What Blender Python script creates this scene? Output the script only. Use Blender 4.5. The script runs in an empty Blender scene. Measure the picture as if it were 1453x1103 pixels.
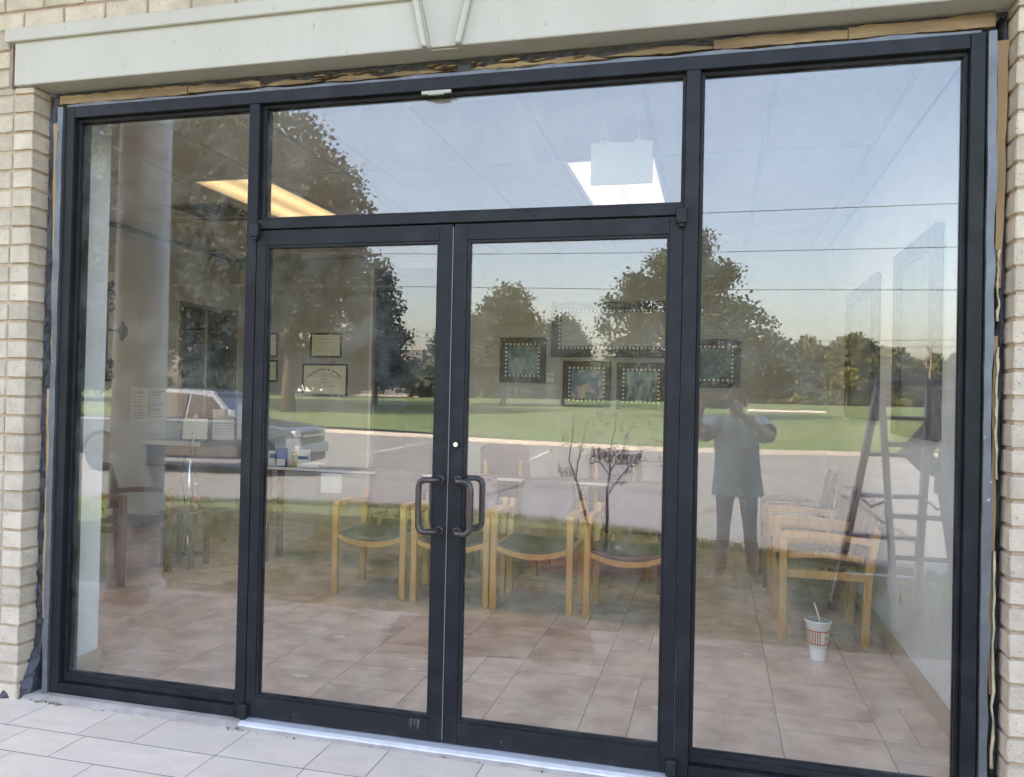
import bpy, bmesh, math, random
from mathutils import Vector, Matrix, Euler

# ------------------------------------------------------------------ camera, light, exposure
S = bpy.context.scene
COL = S.collection
R_ = math.radians
rnd = random.Random(7)

cam_d = bpy.data.cameras.new('camera')
cam_d.sensor_width = 36.0
cam_d.lens = 1135.75 / 1453.0 * 36.0
cam_d.clip_start = 0.02
cam_d.clip_end = 2000.0
cam = bpy.data.objects.new('camera', cam_d)
COL.objects.link(cam)
yaw, pit, rol = 0.2489, 0.0115, 0.022
fw = Vector((-math.sin(yaw) * math.cos(pit), math.cos(yaw) * math.cos(pit), math.sin(pit)))
rt = Vector((math.cos(yaw), math.sin(yaw), 0))
up = rt.cross(fw)
r2 = math.cos(rol) * rt + math.sin(rol) * up
u2 = -math.sin(rol) * rt + math.cos(rol) * up
CAM = Vector((1.0536, -3.1231, 1.4465))
m = Matrix((r2, u2, -fw)).transposed().to_4x4()
m.translation = CAM
cam.matrix_world = m
S.camera = cam

SUN_EL, SUN_AZ = R_(43), R_(318)          # azimuth clockwise from +Y: the sun stands behind the building, a little to the left
W = bpy.data.worlds.new('World')
S.world = W
W.use_nodes = True
nt = W.node_tree
bg = nt.nodes['Background']
sky = nt.nodes.new('ShaderNodeTexSky')
sky.sky_type = 'NISHITA'
sky.sun_disc = False
sky.sun_elevation = SUN_EL
sky.sun_rotation = SUN_AZ
sky.air_density = 1.0
sky.dust_density = 4.0
sky.ozone_density = 1.0
hz = nt.nodes.new('ShaderNodeHueSaturation')        # deepens the blue of the sky
hz.inputs['Saturation'].default_value = 1.15
nt.links.new(sky.outputs[0], hz.inputs['Color'])
nt.links.new(hz.outputs[0], bg.inputs[0])
bg.inputs[1].default_value = 0.15

sd = bpy.data.lights.new('sun', 'SUN')
sd.energy = 2.1
sd.angle = R_(0.5)
sd.color = (1.0, 0.95, 0.87)
sun = bpy.data.objects.new('sun', sd)
COL.objects.link(sun)
sdir = Vector((math.sin(SUN_AZ) * math.cos(SUN_EL), math.cos(SUN_AZ) * math.cos(SUN_EL), math.sin(SUN_EL)))
sun.rotation_euler = sdir.to_track_quat('Z', 'Y').to_euler()
sun.location = (0, 5, 12)

S.view_settings.view_transform = 'Standard'
S.view_settings.look = 'None'
S.view_settings.gamma = 1.0
S.view_settings.use_curve_mapping = False
S.view_settings.exposure = 3.68
S.view_settings.use_white_balance = True
S.view_settings.white_balance_temperature = 8250
S.view_settings.white_balance_tint = 18
S.render.engine = 'CYCLES'
S.cycles.max_bounces = 10
S.cycles.diffuse_bounces = 6
S.cycles.glossy_bounces = 4
S.cycles.transmission_bounces = 8
S.cycles.transparent_max_bounces = 24
S.cycles.caustics_reflective = False
S.cycles.caustics_refractive = False
S.cycles.sample_clamp_indirect = 6.0
S.cycles.use_denoising = True

# ------------------------------------------------------------------ helpers
class MB:
    """collects shapes that become ONE mesh object"""
    def __init__(s):
        s.bm = bmesh.new()
    def box(s, x0, x1, y0, y1, z0, z1, bev=0.0, mi=0, mat=None, seg=1):
        t = bmesh.new()
        bmesh.ops.create_cube(t, size=1.0)
        for v in t.verts:
            v.co = Vector((x0 + (v.co.x + .5) * (x1 - x0), y0 + (v.co.y + .5) * (y1 - y0), z0 + (v.co.z + .5) * (z1 - z0)))
        if bev > 0:
            bmesh.ops.bevel(t, geom=t.edges[:], offset=bev, segments=seg, affect='EDGES', profile=.5)
        s._add(t, mi, mat)
        return s
    def _add(s, t, mi=0, mat=None, smooth=False):
        if mat is not None:
            bmesh.ops.transform(t, matrix=mat, verts=t.verts[:])
        mp = {}
        for v in t.verts:
            mp[v] = s.bm.verts.new(v.co)
        for f in t.faces:
            try:
                nf = s.bm.faces.new([mp[v] for v in f.verts])
                nf.material_index = mi
                nf.smooth = smooth
            except ValueError:
                pass
        t.free()
    def bar(s, a, b, w, h, mi=0, bev=0, upv=(0, 0, 1)):
        a, b = Vector(a), Vector(b)
        d = (b - a)
        L = d.length
        d.normalize()
        u = Vector(upv)
        sd_ = d.cross(u)
        if sd_.length < 1e-4:
            sd_ = d.cross(Vector((0, 1, 0)))
        sd_.normalize()
        u = sd_.cross(d)
        M = Matrix((d, sd_, u)).transposed().to_4x4()
        M.translation = a
        return s.box(0, L, -w / 2, w / 2, -h / 2, h / 2, bev, mi, M)
    def tube(s, pts, r, seg=8, mi=0, caps=True, smooth=True):
        pts = [Vector(p) for p in pts]
        rs = r if isinstance(r, (list, tuple)) else [r] * len(pts)
        rings = []
        prev = None
        for i, p in enumerate(pts):
            d = (pts[min(i + 1, len(pts) - 1)] - pts[max(i - 1, 0)])
            if d.length < 1e-9:
                d = Vector((0, 0, 1))
            d.normalize()
            if prev is None:
                a = Vector((0, 0, 1)) if abs(d.z) < .9 else Vector((1, 0, 0))
                u = d.cross(a).normalized()
            else:
                u = prev - d * prev.dot(d)
                if u.length < 1e-6:
                    u = d.orthogonal()
                u.normalize()
            prev = u
            w = d.cross(u)
            rings.append([s.bm.verts.new(p + (u * math.cos(2 * math.pi * k / seg) + w * math.sin(2 * math.pi * k / seg)) * rs[i]) for k in range(seg)])
        for a, b in zip(rings, rings[1:]):
            for k in range(seg):
                f = s.bm.faces.new((a[k], a[(k + 1) % seg], b[(k + 1) % seg], b[k]))
                f.smooth = smooth
                f.material_index = mi
        if caps:
            for q in (rings[0][::-1], rings[-1]):
                try:
                    s.bm.faces.new(q).material_index = mi
                except ValueError:
                    pass
        return s
    def lathe(s, prof, c=(0, 0, 0), seg=20, mi=0, axis='z', smooth=True):
        c = Vector(c)
        rings = []
        for (r, z) in prof:
            ring = []
            for k in range(seg):
                a = 2 * math.pi * k / seg
                if axis == 'z':
                    v = Vector((r * math.cos(a), r * math.sin(a), z))
                elif axis == 'y':
                    v = Vector((r * math.cos(a), z, r * math.sin(a)))
                else:
                    v = Vector((z, r * math.cos(a), r * math.sin(a)))
                ring.append(s.bm.verts.new(c + v))
            rings.append(ring)
        for a, b in zip(rings, rings[1:]):
            for k in range(seg):
                f = s.bm.faces.new((a[k], a[(k + 1) % seg], b[(k + 1) % seg], b[k]))
                f.smooth = smooth
                f.material_index = mi
        for q in (rings[0][::-1], rings[-1]):
            s.bm.faces.new(q).material_index = mi
        return s
    def prism(s, outline, d0, d1, plane='xz', mi=0, bev=0):
        """outline of (a, b) in the plane, extruded from d0 to d1 along the third axis"""
        t = bmesh.new()
        def P(a, b, d):
            return {'xz': (a, d, b), 'yz': (d, a, b), 'xy': (a, b, d)}[plane]
        A = [t.verts.new(P(a, b, d0)) for a, b in outline]
        B = [t.verts.new(P(a, b, d1)) for a, b in outline]
        n = len(outline)
        t.faces.new(A)
        t.faces.new(B[::-1])
        for i in range(n):
            t.faces.new((A[i], B[i], B[(i + 1) % n], A[(i + 1) % n]))
        bmesh.ops.recalc_face_normals(t, faces=t.faces[:])
        if bev:
            bmesh.ops.bevel(t, geom=t.edges[:], offset=bev, segments=1, affect='EDGES')
        s._add(t, mi)
        return s
    def poly(s, pts, mi=0):
        f = s.bm.faces.new([s.bm.verts.new(p) for p in pts])
        f.material_index = mi
        return s
    def fold(s, a, b, f):
        """sheet between two polylines"""
        A = [s.bm.verts.new(p) for p in a]
        B = [s.bm.verts.new(p) for p in b]
        for i in range(len(A) - 1):
            s.bm.faces.new((A[i], A[i + 1], B[i + 1], B[i])).smooth = f
        return s
    def mesh(s, name, mats):
        me = bpy.data.meshes.new(name)
        bmesh.ops.recalc_face_normals(s.bm, faces=s.bm.faces[:])
        s.bm.to_mesh(me)
        s.bm.free()
        for q in (mats if isinstance(mats, (list, tuple)) else [mats]):
            me.materials.append(q)
        return me
    def build(s, name, mats, parent=None, loc=None, rot=None, label=None, kind=None):
        o = bpy.data.objects.new(name, s.mesh(name, mats))
        return put(o, parent, loc, rot, label, kind)

def put(o, parent=None, loc=None, rot=None, label=None, kind=None):
    COL.objects.link(o)
    if parent:
        o.parent = parent
    if loc is not None:
        o.location = loc
    if rot is not None:
        o.rotation_euler = rot
    if label:
        o['label'] = label
    if kind:
        o['kind'] = kind
    return o

def thing(name, label, cat, loc=(0, 0, 0), rz=0.0, group=None):
    o = bpy.data.objects.new(name, None)
    o.empty_display_size = .1
    put(o, None, loc, (0, 0, rz), label)
    o['category'] = cat
    if group:
        o['group'] = group
    return o

def tag(o, label, cat, group=None):
    o['label'] = label
    o['category'] = cat
    if group:
        o['group'] = group
    return o

def inst(name, me, parent, loc=(0, 0, 0), rot=(0, 0, 0), sc=None):
    o = bpy.data.objects.new(name, me)
    put(o, parent, loc, rot)
    if sc is not None:
        o.scale = sc
    return o

def kids(o):
    return [c for c in bpy.data.objects if c.parent == o]

def dup(root, loc, rz, label, group=None):
    ch = [(c, kids(c)) for c in kids(root)]
    r = root.copy()
    COL.objects.link(r)
    r.location = loc
    r.rotation_euler = (0, 0, rz)
    r['label'] = label
    if group:
        r['group'] = group
    for c, gs in ch:
        q = c.copy()
        COL.objects.link(q)
        q.parent = r
        for g in gs:
            d = g.copy()
            COL.objects.link(d)
            d.parent = q
    return r

# ------------------------------------------------------------------ materials
def M(name, col, rough=.6, c2=None, scale=6.0, mixlo=.35, mixhi=.65, bump=0.0, bscale=None, metal=0.0, spec=.5, detail=5.0,
      stretch=None, per_object=0.0, speck=None, coat=0.0, dist=.004):
    mt = bpy.data.materials.new(name)
    mt.use_nodes = True
    n = mt.node_tree
    L = n.links
    p = n.nodes['Principled BSDF']
    p.inputs['Roughness'].default_value = rough
    p.inputs['Metallic'].default_value = metal
    p.inputs['Specular IOR Level'].default_value = spec
    if coat:
        p.inputs['Coat Weight'].default_value = coat
    base = tuple(col) + (1,)
    p.inputs['Base Color'].default_value = base
    tc = n.nodes.new('ShaderNodeTexCoord')
    src = tc.outputs['Object']
    oi = None
    if per_object:
        oi = n.nodes.new('ShaderNodeObjectInfo')
        va = n.nodes.new('ShaderNodeVectorMath')
        va.operation = 'MULTIPLY_ADD'
        va.inputs[1].default_value = (1, 1, 1)
        sc = n.nodes.new('ShaderNodeVectorMath')
        sc.operation = 'SCALE'
        sc.inputs[0].default_value = (37, 53, 71)
        L.new(oi.outputs['Random'], sc.inputs['Scale'])
        L.new(src, va.inputs[0])
        L.new(sc.outputs[0], va.inputs[2])
        src = va.outputs[0]
    if stretch:
        mp = n.nodes.new('ShaderNodeMapping')
        mp.inputs['Scale'].default_value = stretch
        L.new(src, mp.inputs[0])
        src = mp.outputs[0]
    colout = None
    if c2 is not None:
        nz = n.nodes.new('ShaderNodeTexNoise')
        nz.inputs['Scale'].default_value = scale
        nz.inputs['Detail'].default_value = detail
        nz.inputs['Roughness'].default_value = .6
        L.new(src, nz.inputs['Vector'])
        mr = n.nodes.new('ShaderNodeMapRange')
        mr.inputs[1].default_value = mixlo
        mr.inputs[2].default_value = mixhi
        L.new(nz.outputs['Fac'], mr.inputs[0])
        mx = n.nodes.new('ShaderNodeMix')
        mx.data_type = 'RGBA'
        mx.inputs[6].default_value = base
        mx.inputs[7].default_value = tuple(c2) + (1,)
        L.new(mr.outputs[0], mx.inputs[0])
        colout = mx.outputs[2]
    if speck:
        sc_, scol, thr = speck
        vz = n.nodes.new('ShaderNodeTexNoise')
        vz.inputs['Scale'].default_value = sc_
        vz.inputs['Detail'].default_value = 2
        L.new(src, vz.inputs['Vector'])
        m2 = n.nodes.new('ShaderNodeMapRange')
        m2.inputs[1].default_value = thr
        m2.inputs[2].default_value = thr + .07
        L.new(vz.outputs['Fac'], m2.inputs[0])
        mx2 = n.nodes.new('ShaderNodeMix')
        mx2.data_type = 'RGBA'
        mx2.inputs[6].default_value = base
        if colout:
            L.new(colout, mx2.inputs[6])
        mx2.inputs[7].default_value = tuple(scol) + (1,)
        L.new(m2.outputs[0], mx2.inputs[0])
        colout = mx2.outputs[2]
    if per_object:
        hs = n.nodes.new('ShaderNodeHueSaturation')
        mr2 = n.nodes.new('ShaderNodeMapRange')
        mr2.inputs[3].default_value = 1 - per_object
        mr2.inputs[4].default_value = 1 + per_object
        L.new(oi.outputs['Random'], mr2.inputs[0])
        L.new(mr2.outputs[0], hs.inputs['Value'])
        if colout:
            L.new(colout, hs.inputs['Color'])
        else:
            hs.inputs['Color'].default_value = base
        colout = hs.outputs[0]
    if colout:
        L.new(colout, p.inputs['Base Color'])
    if bump:
        nb = n.nodes.new('ShaderNodeTexNoise')
        nb.inputs['Scale'].default_value = bscale or scale * 4
        nb.inputs['Detail'].default_value = 6
        nb.inputs['Roughness'].default_value = .65
        L.new(src, nb.inputs['Vector'])
        bp = n.nodes.new('ShaderNodeBump')
        bp.inputs['Strength'].default_value = bump
        bp.inputs['Distance'].default_value = dist
        L.new(nb.outputs['Fac'], bp.inputs['Height'])
        L.new(bp.outputs[0], p.inputs['Normal'])
    return mt

def glass_mat(name, f0, tint, dust=0.0):
    """clear float glass: straight-through transparency under a mirror coat that strengthens towards grazing"""
    mt = bpy.data.materials.new(name)
    mt.use_nodes = True
    n = mt.node_tree
    L = n.links
    for q in list(n.nodes):
        n.nodes.remove(q)
    out = n.nodes.new('ShaderNodeOutputMaterial')
    tr = n.nodes.new('ShaderNodeBsdfTransparent')
    tr.inputs[0].default_value = tuple(tint) + (1,)
    gl = n.nodes.new('ShaderNodeBsdfGlossy')
    gl.inputs['Color'].default_value = (1, 1, 1, 1)
    gl.inputs['Roughness'].default_value = 0.0
    ge = n.nodes.new('ShaderNodeNewGeometry')
    dt = n.nodes.new('ShaderNodeVectorMath')
    dt.operation = 'DOT_PRODUCT'
    L.new(ge.outputs['Normal'], dt.inputs[0])
    L.new(ge.outputs['Incoming'], dt.inputs[1])
    ab = n.nodes.new('ShaderNodeMath'); ab.operation = 'ABSOLUTE'
    L.new(dt.outputs['Value'], ab.inputs[0])
    om = n.nodes.new('ShaderNodeMath'); om.operation = 'SUBTRACT'
    om.inputs[0].default_value = 1.0
    L.new(ab.outputs[0], om.inputs[1])
    pw = n.nodes.new('ShaderNodeMath'); pw.operation = 'POWER'
    L.new(om.outputs[0], pw.inputs[0]); pw.inputs[1].default_value = 5.0
    ma = n.nodes.new('ShaderNodeMath'); ma.operation = 'MULTIPLY_ADD'
    L.new(pw.outputs[0], ma.inputs[0]); ma.inputs[1].default_value = 1 - f0; ma.inputs[2].default_value = f0
    if dust:
        tc = n.nodes.new('ShaderNodeTexCoord')
        nz = n.nodes.new('ShaderNodeTexNoise')
        nz.inputs['Scale'].default_value = .9
        nz.inputs['Detail'].default_value = 1.0
        L.new(tc.outputs['Object'], nz.inputs['Vector'])
        bp = n.nodes.new('ShaderNodeBump')
        bp.inputs['Strength'].default_value = .5
        bp.inputs['Distance'].default_value = .0003
        L.new(nz.outputs['Fac'], bp.inputs['Height'])
        L.new(bp.outputs[0], gl.inputs['Normal'])
    mx = n.nodes.new('ShaderNodeMixShader')
    L.new(ma.outputs[0], mx.inputs[0])
    L.new(tr.outputs[0], mx.inputs[1])
    L.new(gl.outputs[0], mx.inputs[2])
    if dust:
        df = n.nodes.new('ShaderNodeBsdfDiffuse')
        df.inputs[0].default_value = (.6, .6, .58, 1)
        n2 = n.nodes.new('ShaderNodeTexNoise')
        n2.inputs['Scale'].default_value = 5
        n2.inputs['Detail'].default_value = 6
        n2.inputs['Roughness'].default_value = .7
        L.new(tc.outputs['Object'], n2.inputs['Vector'])
        mr = n.nodes.new('ShaderNodeMapRange')
        mr.inputs[1].default_value = .42
        mr.inputs[2].default_value = .85
        mr.inputs[3].default_value = dust * .3
        mr.inputs[4].default_value = dust * 4
        L.new(n2.outputs['Fac'], mr.inputs[0])
        m2 = n.nodes.new('ShaderNodeMixShader')
        L.new(mr.outputs[0], m2.inputs[0])
        L.new(mx.outputs[0], m2.inputs[1])
        L.new(df.outputs[0], m2.inputs[2])
        L.new(m2.outputs[0], out.inputs[0])
    else:
        L.new(mx.outputs[0], out.inputs[0])
    return mt

def emit_mat(name, col, st):
    mt = bpy.data.materials.new(name)
    mt.use_nodes = True
    p = mt.node_tree.nodes['Principled BSDF']
    p.inputs['Base Color'].default_value = (.8, .8, .75, 1)
    p.inputs['Emission Color'].default_value = tuple(col) + (1,)
    L = mt.node_tree.links
    tc = mt.node_tree.nodes.new('ShaderNodeTexCoord')
    sx = mt.node_tree.nodes.new('ShaderNodeSeparateXYZ')
    L.new(tc.outputs['Object'], sx.inputs[0])
    m1 = mt.node_tree.nodes.new('ShaderNodeMath'); m1.operation = 'MULTIPLY'; m1.inputs[1].default_value = 23.0
    L.new(sx.outputs['X'], m1.inputs[0])
    m2 = mt.node_tree.nodes.new('ShaderNodeMath'); m2.operation = 'COSINE'       # two tubes glow through the lens
    L.new(m1.outputs[0], m2.inputs[0])
    m3 = mt.node_tree.nodes.new('ShaderNodeMath'); m3.operation = 'MULTIPLY_ADD'
    m3.inputs[1].default_value = -.28 * st; m3.inputs[2].default_value = .80 * st
    L.new(m2.outputs[0], m3.inputs[0])
    L.new(m3.outputs[0], p.inputs['Emission Strength'])
    return mt

BRICK = M('brick_cream', (.48, .39, .30), .9, (.35, .28, .215), 9, .4, .75, bump=.7, bscale=55, per_object=.13, speck=(120, (.13, .11, .09), .66), dist=.008)
MORTAR = M('mortar_tan', (.43, .315, .215), .95, (.33, .24, .165), 30, bump=.5, bscale=120)
MORTARP = M('mortar_pinkish', (.36, .24, .19), .95, (.28, .19, .14), 30, bump=.5, bscale=120)
CAST = M('cast_stone_white', (.405, .375, .33), .75, (.365, .335, .29), 2.2, .35, .75, bump=.25, bscale=60, stretch=(1, 1, .35), speck=(45, (.27, .255, .225), .70))
BRONZE = M('bronze_aluminium', (.012, .012, .0145), .45, (.021, .021, .024), 7, .45, .7, bump=.03, bscale=30, metal=.0, spec=.16, speck=(34, (.05, .05, .052), .74))
BRONZE2 = M('bronze_worn', (.015, .015, .017), .5, (.028, .028, .031), 14, .5, .8, spec=.16, speck=(26, (.08, .08, .085), .70))
HANDLE = M('bronze_handle', (.055, .043, .043), .38, (.075, .06, .058), 25, metal=.6)
ALU = M('mill_aluminium', (.62, .63, .66), .35, (.5, .51, .54), 20, metal=.7)
ZINC = M('zinc_flashing', (.15, .155, .165), .5, (.10, .105, .115), 9, bump=.25, bscale=10, metal=.6, speck=(40, (.45, .46, .48), .72), dist=.01)
PINE = M('raw_pine', (.42, .27, .135), .8, (.30, .175, .08), 8, bump=.3, bscale=50, stretch=(1, 1, .12), speck=(18, (.2, .1, .04), .72))
PINEH = M('raw_pine_header', (.30, .20, .105), .8, (.15, .095, .05), 14, .35, .6, bump=.6, bscale=60, stretch=(.12, 1, 1), speck=(20, (.09, .055, .03), .62))
TAR = M('torn_black_membrane', (.018, .018, .022), .45, (.05, .05, .06), 25, bump=.9, bscale=35, dist=.01)
CAULK = M('old_caulk', (.55, .46, .3), .8, (.4, .3, .18), 30, bump=.5, bscale=60)
PAVER = M('stamped_concrete', (.66, .555, .455), .85, (.57, .475, .385), 5, .3, .7, bump=.4, bscale=22, stretch=(1, 2.2, 1), per_object=.05, speck=(90, (.40, .35, .30), .7), dist=.003)
JOINT = M('concrete_joint', (.10, .092, .085), .95, (.15, .14, .13), 20)
SLABEDGE = M('sill_concrete', (.38, .335, .30), .9, (.30, .24, .205), 10, bump=.5, bscale=40, speck=(40, (.16, .12, .1), .72))
TILE = M('floor_tile', (.80, .575, .43), .42, (.50, .335, .24), 4.2, .38, .66, bump=.06, bscale=14, stretch=(1, 1.15, 1), per_object=.045, speck=(7, (.80, .63, .50), .66))
GROUT = M('grout', (.27, .19, .14), .9)
WALL = M('painted_wall', (.50, .49, .44), .85, (.48, .47, .42), 2, bump=.08, bscale=90)
WALLW = M('painted_return', (.70, .72, .71), .8, (.66, .68, .67), 3, bump=.08, bscale=90)
BASE = M('baseboard_tan', (.46, .36, .24), .6, (.42, .32, .21), 6)
CEIL = M('ceiling_tile', (.68, .66, .61), .95, (.63, .61, .56), 3, bump=.4, bscale=90, per_object=.03)
TBAR = M('ceiling_grid', (.52, .505, .465), .6)
DARKROOM = M('dark_passage', (.10, .10, .095), .9)  # unlit hall and office: their gloom is put into the wall colour
LAMP = emit_mat('fluorescent_diffuser', (1.0, .78, .42), .095)
LAMPC = emit_mat('fluorescent_diffuser_cool', (1.0, .93, .80), .075)
WOODC = M('honey_oak', (.62, .31, .095), .45, (.48, .22, .06), 6, bump=.05, bscale=40, stretch=(6, 6, 1))
WOODD = M('reddish_wood', (.26, .12, .06), .4, (.19, .085, .04), 6, stretch=(6, 6, 1))
WOODB = M('black_wood', (.03, .025, .025), .4)
VINYL = M('mauve_vinyl', (.13, .062, .066), .36, (.10, .05, .053), 18, bump=.1, bscale=180)
VINYLS = M('brown_vinyl', (.085, .06, .045), .36, (.065, .046, .035), 18, bump=.1, bscale=180)
DARKFAB = M('dark_cushion', (.045, .035, .037), .6, (.03, .025, .027), 18)
FRAMEW = M('dark_bronze_frame', (.055, .036, .026), .45, (.11, .075, .05), 18, .5, .75, bump=.2, bscale=60)
BEAD = M('pale_beads', (.75, .70, .58), .4, metal=.3)
MATB = M('picture_mat', (.05, .06, .065), .7)
ART1 = M('blue_painting', (.09, .17, .21), .5, (.36, .43, .44), 9, .42, .62, stretch=(1, 1, .6))
ART2 = M('blue_pink_painting', (.13, .24, .34), .5, (.62, .52, .52), 6, .48, .58)
ART3 = M('green_blue_painting', (.12, .21, .22), .5, (.44, .50, .46), 7, .45, .6, stretch=(3, 1, .8))
ART4 = M('teal_painting', (.11, .18, .21), .5, (.24, .32, .34), 10, .45, .65)
PAPER = M('paper', (.72, .71, .66), .8, (.68, .66, .6), 3)
PARCH = M('parchment', (.92, .90, .72), .7, (.86, .84, .66), 5)
INK = M('ink', (.06, .06, .06), .8)
BLUEP = M('blue_print', (.03, .06, .25), .5)
YELP = M('yellow_print', (.55, .4, .08), .5)
TEALP = M('teal_box_print', (.03, .16, .19), .6, (.3, .42, .42), 30, .52, .58)
CHROME = M('chrome', (.62, .64, .66), .18, metal=1.0)
IRON = M('wrought_iron', (.02, .018, .017), .5, metal=.5)
WHITEP = M('white_plastic', (.70, .70, .67), .5)
CUPW = M('foam_cup', (.82, .82, .80), .55)
ORANGE = M('orange_print', (.62, .16, .025), .55)
STRAW = M('straw', (.80, .78, .70), .4)
COUNTER = M('counter_top', (.22, .16, .11), .35, (.17, .12, .08), 12)
COUNTERE = M('counter_edge', (.68, .66, .60), .4)
GLASS = glass_mat('clear_glass', .054, (.965, .975, .97), .02)
GLASSI = glass_mat('interior_glass', .045, (.9, .92, .91))
PLASTICCL = glass_mat('clear_plastic', .06, (.86, .88, .88))

# ------------------------------------------------------------------ the setting: floor, walls, ceiling of the waiting room
ZC = 2.95
fl = MB().box(-4.45, 2.2, .10, 6.6, -.10, -.0006).build('floor', GROUT, kind='structure')
n_t = 0
x = 1.355 - .43 * 13
col_i = 0
tile_meshes = {}
def tile_mesh(w, d, key):
    k = (round(w, 3), round(d, 3), key)
    if k not in tile_meshes:
        t = MB()
        t.box(-w / 2 + .0022, w / 2 - .0022, -d / 2 + .003, d / 2 - .003, -.006, 0.0)
        tile_meshes[k] = t.mesh('tile', TILE)
    return tile_meshes[k]
while x < 2.05:
    w = .43
    y = .125 + [0, -.21, -.11, -.3][col_i % 4]
    while y < 5.0:
        opts = [(.43, .43), (.43, .30), (.43, .43), (.43, .2)]
        d = opts[rnd.randrange(4)][1]
        a, b = max(y, .125), min(y + d, 5.0)
        xa, xb = max(x, -4.25), min(x + w, 2.075)
        if b - a > .05 and xb - xa > .03:
            if d > .4 and rnd.random() < .28:
                xm = (xa + xb) / 2
                for p_, q_ in ((xa, xm), (xm, xb)):
                    inst('tile', tile_mesh(q_ - p_, b - a, 0), fl, ((p_ + q_) / 2, (a + b) / 2, rnd.uniform(-.0002, .0002)))
                    n_t += 1
            else:
                inst('tile', tile_mesh(xb - xa, b - a, 0), fl, ((xa + xb) / 2, (a + b) / 2, rnd.uniform(-.0002, .0002)))
                n_t += 1
        y += d
    x += w
    col_i += 1

bw = MB()
bw.box(-4.4, -2.62, 5.0, 5.12, 0, ZC)            # diploma wall
bw.box(-1.50, 2.2, 5.0, 5.12, 0, ZC)             # picture wall
bw.box(-2.62, -1.50, 5.0, 5.12, 2.84, ZC)        # head above the opening
bwo = bw.build('back_wall', WALL, kind='structure')
MB().box(-4.25, -2.63, 4.985, 5.0, .0, .10).build('baseboard', BASE, bwo)
MB().box(-1.49, 2.08, 4.985, 5.0, .0, .10).build('baseboard', BASE, bwo)
MB().box(-2.63, -2.60, 4.98, 5.0, .0, 2.84, .003).build('opening_trim', WHITEP, bwo)
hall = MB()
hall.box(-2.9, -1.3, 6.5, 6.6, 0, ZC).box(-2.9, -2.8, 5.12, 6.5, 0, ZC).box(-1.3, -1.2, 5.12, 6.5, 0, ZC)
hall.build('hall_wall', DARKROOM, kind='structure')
lw = MB()
wy0, wy1, wz0, wz1 = 3.93, 4.94, 1.12, 2.36
lw.box(-4.37, -4.25, .35, wy0, 0, ZC).box(-4.37, -4.25, wy1, 5.0, 0, ZC).box(-4.37, -4.25, wy0, wy1, 0, wz0).box(-4.37, -4.25, wy0, wy1, wz1, ZC)
lwo = lw.build('left_wall', WALL, kind='structure')
MB().box(-4.25, -4.235, .45, 4.985, 0, .10).build('baseboard', BASE, lwo)
win = thing('reception_window', 'dark framed reception window in the side wall over the counter', 'window', (-4.25, (wy0 + wy1) / 2, wz0))
hw = (wy1 - wy0) / 2
hh = wz1 - wz0
f = MB()
for a in ((-hw, -hw + .05, 0, hh), (hw - .05, hw, 0, hh), (-hw + .05, hw - .05, hh - .05, hh), (-hw + .05, hw - .05, 0, .05)):
    f.box(-.10, .012, a[0], a[1], a[2], a[3], .003)
f.build('frame', M('window_trim', (.16, .15, .135), .5), win)
MB().box(-.05, -.044, -hw + .05, hw - .05, .05, hh - .05).build('pane', GLASSI, win)
MB().box(-.045, -.030, -.012, .012, .05, hh - .05).build('sliding_stile', ALU, win)
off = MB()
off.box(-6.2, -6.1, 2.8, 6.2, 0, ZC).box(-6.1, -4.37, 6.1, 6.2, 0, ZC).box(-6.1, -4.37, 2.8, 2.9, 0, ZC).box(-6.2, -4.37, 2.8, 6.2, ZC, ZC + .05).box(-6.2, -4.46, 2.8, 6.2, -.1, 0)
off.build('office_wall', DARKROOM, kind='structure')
rw = MB().box(2.08, 2.20, .36, 5.0, 0, ZC).build('right_wall', WALLW, kind='structure')
MB().box(2.065, 2.08, .02 + .35, 4.985, 0, .115, .002).build('baseboard', BASE, rw)
# front wall returns beside and above the glazing
fwl = MB()
fwl.box(-4.37, -1.99, .12, .35, .0, ZC).box(1.99, 2.2, .12, .36, 0, ZC).box(-1.99, 1.99, .125, .36, 2.80, ZC)
fwo = fwl.build('front_wall', WALLW, kind='structure')
MB().box(-1.99, -1.975, .135, .36, 0, .115, .002).build('baseboard', BASE, fwo)
# ceiling with its tiles hung in a grid
ce = MB()
ce.box(-4.45, 2.2, .36, 5.1, ZC + .02, ZC + .10)
ceo = ce.build('ceiling', TBAR, kind='structure')
xs = [-4.25, -3.84, -3.235, -2.63, -2.02, -1.41, -1.13, -.52, .08, .69, 1.30, 1.91, 2.08]
ys = [.36, .60, 1.83, 3.06, 4.29, 5.0]
ct = {}
for i in range(len(xs) - 1):
    for j in range(len(ys) - 1):
        if (i, j) in ((3, 2), (8, 2)):
            continue
        w, d = xs[i + 1] - xs[i], ys[j + 1] - ys[j]
        k = (round(w, 2), round(d, 2))
        if k not in ct:
            ct[k] = MB().box(-w / 2 + .012, w / 2 - .012, -d / 2 + .012, d / 2 - .012, 0, .015, .002).mesh('ceiling_tile', CEIL)
        inst('ceiling_tile', ct[k], ceo, ((xs[i] + xs[i + 1]) / 2, (ys[j] + ys[j + 1]) / 2, ZC))
g = MB()
for xx in xs[1:-1]:
    g.box(xx - .012, xx + .012, .36, 5.0, ZC - .003, ZC + .003)
for yy in ys[1:-1]:
    g.box(-4.25, 2.08, yy - .012, yy + .012, ZC - .0035, ZC + .0025)
g.build('grid_bar', TBAR, ceo, kind='stuff')
MB().box(-3.55, -1.25, 5.1, 6.6, ZC, ZC + .05).build('hall_ceiling', DARKROOM, kind='structure')
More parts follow.
